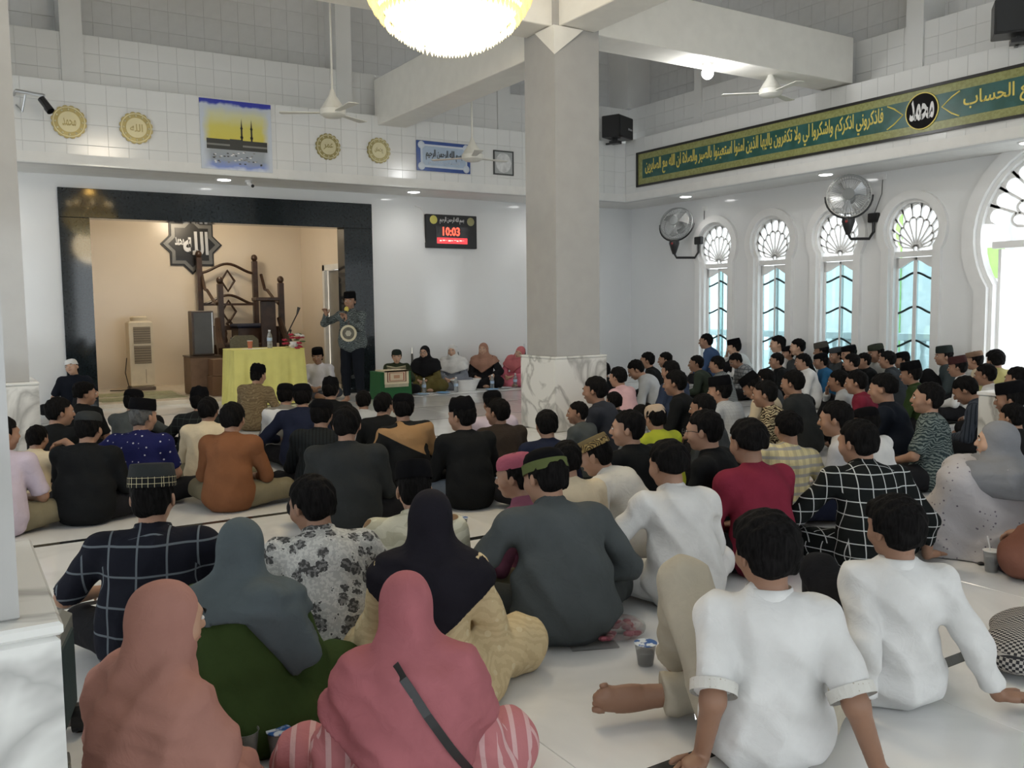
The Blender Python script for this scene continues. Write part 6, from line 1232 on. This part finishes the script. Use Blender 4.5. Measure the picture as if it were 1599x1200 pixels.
# --- women near the camera
G_ = 'women in headscarves'
row(375, 806, 'woman in green dress and slate grey hijab', 'x', W_(.040, .066, .020), 0, None, near=True, garment='dress', hij=W_(.085, .105, .115), J=pose(lean=.1, curve=.35, head=(-.1, .12, 0), broad=.92, belly=1.2, armL='lap', armR='lap'), s=.95, face=-6, hijkw=dict(z0=.465, slope=-.12, amp=.005, tails=(((.10, -.06, .50), (.24, -.02, .30), .09, .05),)), dresskw=dict(skirt=1.1, amp=.006), group=G_)
row(258, 903, 'woman in long dusty brown-pink hijab at the lower left', 'x', W_(.36, .185, .15), 0, None, near=True, garment='dress', hij=W_(.36, .185, .15), J=pose(lean=.04, curve=.25, head=(-.15, .1, 0), broad=.84), s=.95, face=-58, hijkw=dict(z0=.02, slope=.3, amp=.010, dep=.82), dresskw=dict(skirt=.78, g=.008), group=G_)
row(672, 762, 'woman in long black hijab and cream lace dress', 'x', cloth('batik', (.62, .50, .30), (.56, .44, .26), 1.5, (.66, .56, .36)), 0, None, near=True, garment='dress', hij=W_(.014, .013, .018), J=pose(lean=.08, curve=.3, head=(0, .1, 0), broad=.86), s=.96, face=-4, hijkw=dict(z0=.26, slope=.75, amp=.007), dresskw=dict(skirt=1.05), group=G_)
r28, J28 = row(632, 890, 'woman in rose pink hijab and striped pink dress with black strap', 'x', cloth('stripe', (.48, .19, .20), (.62, .40, .40), .55), 0, None, near=True, garment='dress', hij=W_(.36, .125, .14), J=pose(lean=.12, curve=.38, head=(.1, .05, 0), broad=.86, belly=1.0), s=.91, face=2, hijkw=dict(z0=.07, slope=.8, x0=.06, amp=.010), dresskw=dict(skirt=1.15), group=G_)
row(1562, 656, 'woman in grey hijab and pale floral dress hugging her knees', 'x', cloth('speck', (.46, .44, .45), (.16, .14, .17), 1.0), 3, None, near=True, garment='dress', hij=W_(.22, .225, .24), J=pose('hug', ((.12, .37, .49), (.95, .1, .0), (-1, .1, -.1)), ((-.10, .34, .50), (-.95, .1, 0), (1, .1, -.1)), lean=.14, curve=.35, head=(.0, -.02, 0), broad=.9), s=1.04, face=88, hijkw=dict(z0=.36, slope=.05), dresskw=dict(skirt=.8, amp=.010, extra=(((0, .28, .40), (0, .38, .03), .14, .24), ((0, .15, .28), (0, .1, .03), .17, .27))), group=G_)
row(1660, 740, 'woman in rust brown garment at the right edge, only her side in view', 'x', W_(.19, .085, .06), 1, None, garment='dress', hij=W_(.1, .05, .04), J=pose(lean=.1, armL='knee'), s=1.0, hijkw=dict(z0=.3), face=60, at=onz(1735, 912)[:2], group=G_)
# --- along the front wall
FW = 'people along the front wall'
row(116, 547, 'man in white cap and black shirt leaning on the black frame', 'x', W_(.010, .012, .018), 3, 'buzz', 'knit', .5, BLKT, 1.0, face=165, J=pose('onekneeL', 'knee', 'lean' if False else 'side', lean=-.12, curve=.15, head=(-.15, -.25, .3)), hair=WHT, at=(1.44, 13.5), group=FW)
row(511, 527, 'man in white shirt and black cap seated behind the speaker', 'cross', W_(.70, .69, .74), 1, 'short', 'peci', 1.0, W_(.08, .085, .10), 1.04, face=165, at=(4.98, 13.6), group=FW)
rb, Jb = row(615, 535, 'boy in dark green shirt and cap reading at the green stand', 'x', W_(.030, .038, .022), 3, 'short', 'soft', 1.0, BLKT, .96, face=178, J=pose(armL='read', armR='read', lean=.08, curve=.2, head=(0, .1, 0)), at=(6.22, 13.40), hair=W_(.018, .025, .022), group=FW)
wk = dict(garment='dress', group=FW)
row(667, 532, 'woman in black hijab and olive vest along the front wall', 'x', W_(.12, .10, .035), 3, None, face=165, J=pose(lean=.0, curve=.25, head=(-.1, .05, 0)), hij=BLKT, hijkw=dict(z0=.40, fz0=.24, slope=.5), at=(6.86, 13.62), s=1.02, glasses=True, **wk)
row(705, 531, 'woman in white hijab along the front wall', 'x', W_(.20, .22, .26), 3, None, face=165, J=pose(lean=.0, curve=.25, head=(0, .02, 0)), hij=WHT, hijkw=dict(z0=.36, fz0=.28, slope=.3), at=(7.40, 13.64), s=1.02, **wk)
row(750, 531, 'woman in brown hijab and black skirt along the front wall', 'x', BLKT, 3, None, face=160, J=pose(lean=.0, curve=.2, head=(.1, .0, 0), armL='knee'), hij=W_(.36, .20, .145), hijkw=dict(z0=.34, fz0=.26, slope=.7), at=(8.02, 13.64), s=1.03, **wk)
row(800, 543, 'woman in pink leaning her head to one side beside the column', 'x', W_(.62, .17, .23), 3, None, face=150, J=pose(lean=.15, curve=.3, side=-.22, head=(.1, .2, -.5)), hij=W_(.52, .16, .17), hijkw=dict(z0=.34, fz0=.26, slope=.7), at=(8.58, 13.45), s=1.0, **wk)
# the speaker on his feet
BATS = cloth('batik', (.05, .06, .065), (.15, .175, .175), 2.2, (.22, .25, .25))
rs, Js = row(553, 443, 'standing man in grey batik shirt and black cap speaking into a microphone', 'x', BATS, 1, 'short', 'peci', 1.0, W_(.010, .012, .017), 1.03, face=150, at=(5.02, 12.34), group=FW,
    J=pose('stand', ((-.05, .24, 1.27), (.3, .1, .8), (-1, 0, -.6)), ((.30, .22, 1.36), (-.1, .5, .8), (1, -.2, -.6)), sit=False, lean=.02, curve=.12, head=(.25, .02, 0), belly=1.08, broad=1.08), shirtkw=dict(loose=.02, amp=.006), faceparts=True)
relax()
def in_person(root, p): return root.matrix_basis @ Vector(p)
bpy.context.view_layer.update()
def place_at(root, p): v = Matrix.LocRotScale(root.location, root.rotation_euler, root.scale) @ Vector(p); return v
mp_ = Js['hc']+Js['RH'] @ np.array([0.01, .135, -.10]); wl = Js['wrL']+Js['hdL']*.06
a_, b_ = place_at(rs, mp_), place_at(rs, wl+(wl-mp_)*.35)
t = thing('microphone', 'yellow-topped black microphone held to the mouth of the standing man', 'microphone', tuple(b_)); d_ = np.array(a_-b_)
part('handle', blackp, t, lambda b: b.tube([(0, 0, 0), tuple(d_*.78)], [.013, .018], 10), smooth=True); part('windscreen', mat('yellow_foam', (.62, .52, .12), .9, bmp=.2), t, lambda b: b.ball(tuple(d_*.92), (.034, .034, .04), 14, 10), smooth=True)
t = thing('hand_fan', 'round cream-rimmed dark emblem fan hanging below the microphone hand', 'fan', tuple(place_at(rs, wl+np.array([-.12, .11, -.24]))), rs.rotation_euler[2]+PI+.25)
part('face', mat('bronze_emblem', (.10, .095, .07), .5, var=.3, vs=20), t, lambda b: disc(b, .092, -.012, .0)); part('rim', mat('cream_rim', (.55, .50, .35), .5), t, lambda b: ringy(b, .118, .03, -.016, .004)); part('motif', mat('pale_motif', (.4, .38, .3), .5), t, lambda b: b.prism([(.045*math.cos(q), .045*math.sin(q)) for q in np.linspace(0, 2*PI, 6, endpoint=False)], -.018, -.012, 'y')); part('grip', wood, t, lambda b: b.tube([(0, .005, .11), (0, .005, .18)], .012, 8))
# open book of the boy
q = place_at(rb, (0, .40, .44)); t = thing('open_book', 'open cream book held by the boy in green', 'book', (q.x, q.y, q.z), rb.rotation_euler[2]); bkm = mat('cream_page', (.62, .55, .38), .7)
for s_ in (-1, 1): part('page_block', bkm, t, lambda b: b.add([(0, -.10, 0), (s_*.15, -.10, .03), (s_*.15, .10, .03+.06), (0, .10, .06), (0, -.10, .012), (s_*.15, -.10, .042), (s_*.15, .10, .10), (0, .10, .072)], [(0, 1, 2, 3), (7, 6, 5, 4), (0, 4, 5, 1), (1, 5, 6, 2), (2, 6, 7, 3), (3, 7, 4, 0)]))
part('spine', W_(.2, .05, .04), t, lambda b: b.box(-.008, .008, -.10, .10, -.01, .0))
# shoulder strap across the rose pink hijab, following its surface
from mathutils.bvhtree import BVHTree
hs_ = [o for o in r28.children if o.name.startswith(('headscarf', 'dress'))]; Vv, Ff = [], []
for o in hs_:
    k0 = len(Vv); Vv += [v.co.copy() for v in o.data.vertices]; Ff += [[k0+i for i in p.vertices] for p in o.data.polygons]
bv = BVHTree.FromPolygons(Vv, Ff); P_ = []
for i in range(13):
    f_ = i/12; x = -.045+.27*f_; z = .55-.42*f_**1.1; hit = bv.ray_cast(Vector((x, -1.2, z)), Vector((0, 1, 0)))
    if hit[0] is not None: P_.append((x, hit[0].y-.006, z))
sb = MB()
for i in range(len(P_)-1):
    a_, b_ = np.array(P_[i]), np.array(P_[i+1]); n_ = unit(np.cross(b_-a_, (0, 1, 0)))*.013; sb.add([a_+n_, a_-n_, b_-n_, b_+n_]+[v+np.array([0, -.004, 0]) for v in (a_+n_, a_-n_, b_-n_, b_+n_)], [(0, 1, 2, 3), (7, 6, 5, 4), (0, 4, 5, 1), (1, 5, 6, 2), (2, 6, 7, 3), (3, 7, 4, 0)])
st_ = sb.build('shoulder_strap', blackp, r28); st_['label'] = 'black shoulder strap'
# checked cushion at the right edge
p = onz(1590, 1045); t = thing('checked_cushion', 'black and white checked cushion at the right edge', 'cushion', (p[0]+.02, p[1]+.0, 0), .35)
cs = SDF(.06); cs.floor = .003; cs.ell((.0, 0, .07), (.20, .15, .075)).ell((.24, -.05, .075), (.20, .20, .085)); cs.fold = folds(.004, 1.); cme = to_me('cover', cs.mesh(.012), cloth('houndstooth', (.42, .40, .38), (.035, .035, .04), 1.0)); link('cover', cme, t); part('piping', blackp, t, lambda b: b.tube([(-.19, 0, .06), (0, -.15, .05), (.24, -.245, .06), (.43, -.1, .07)], .004, 5))
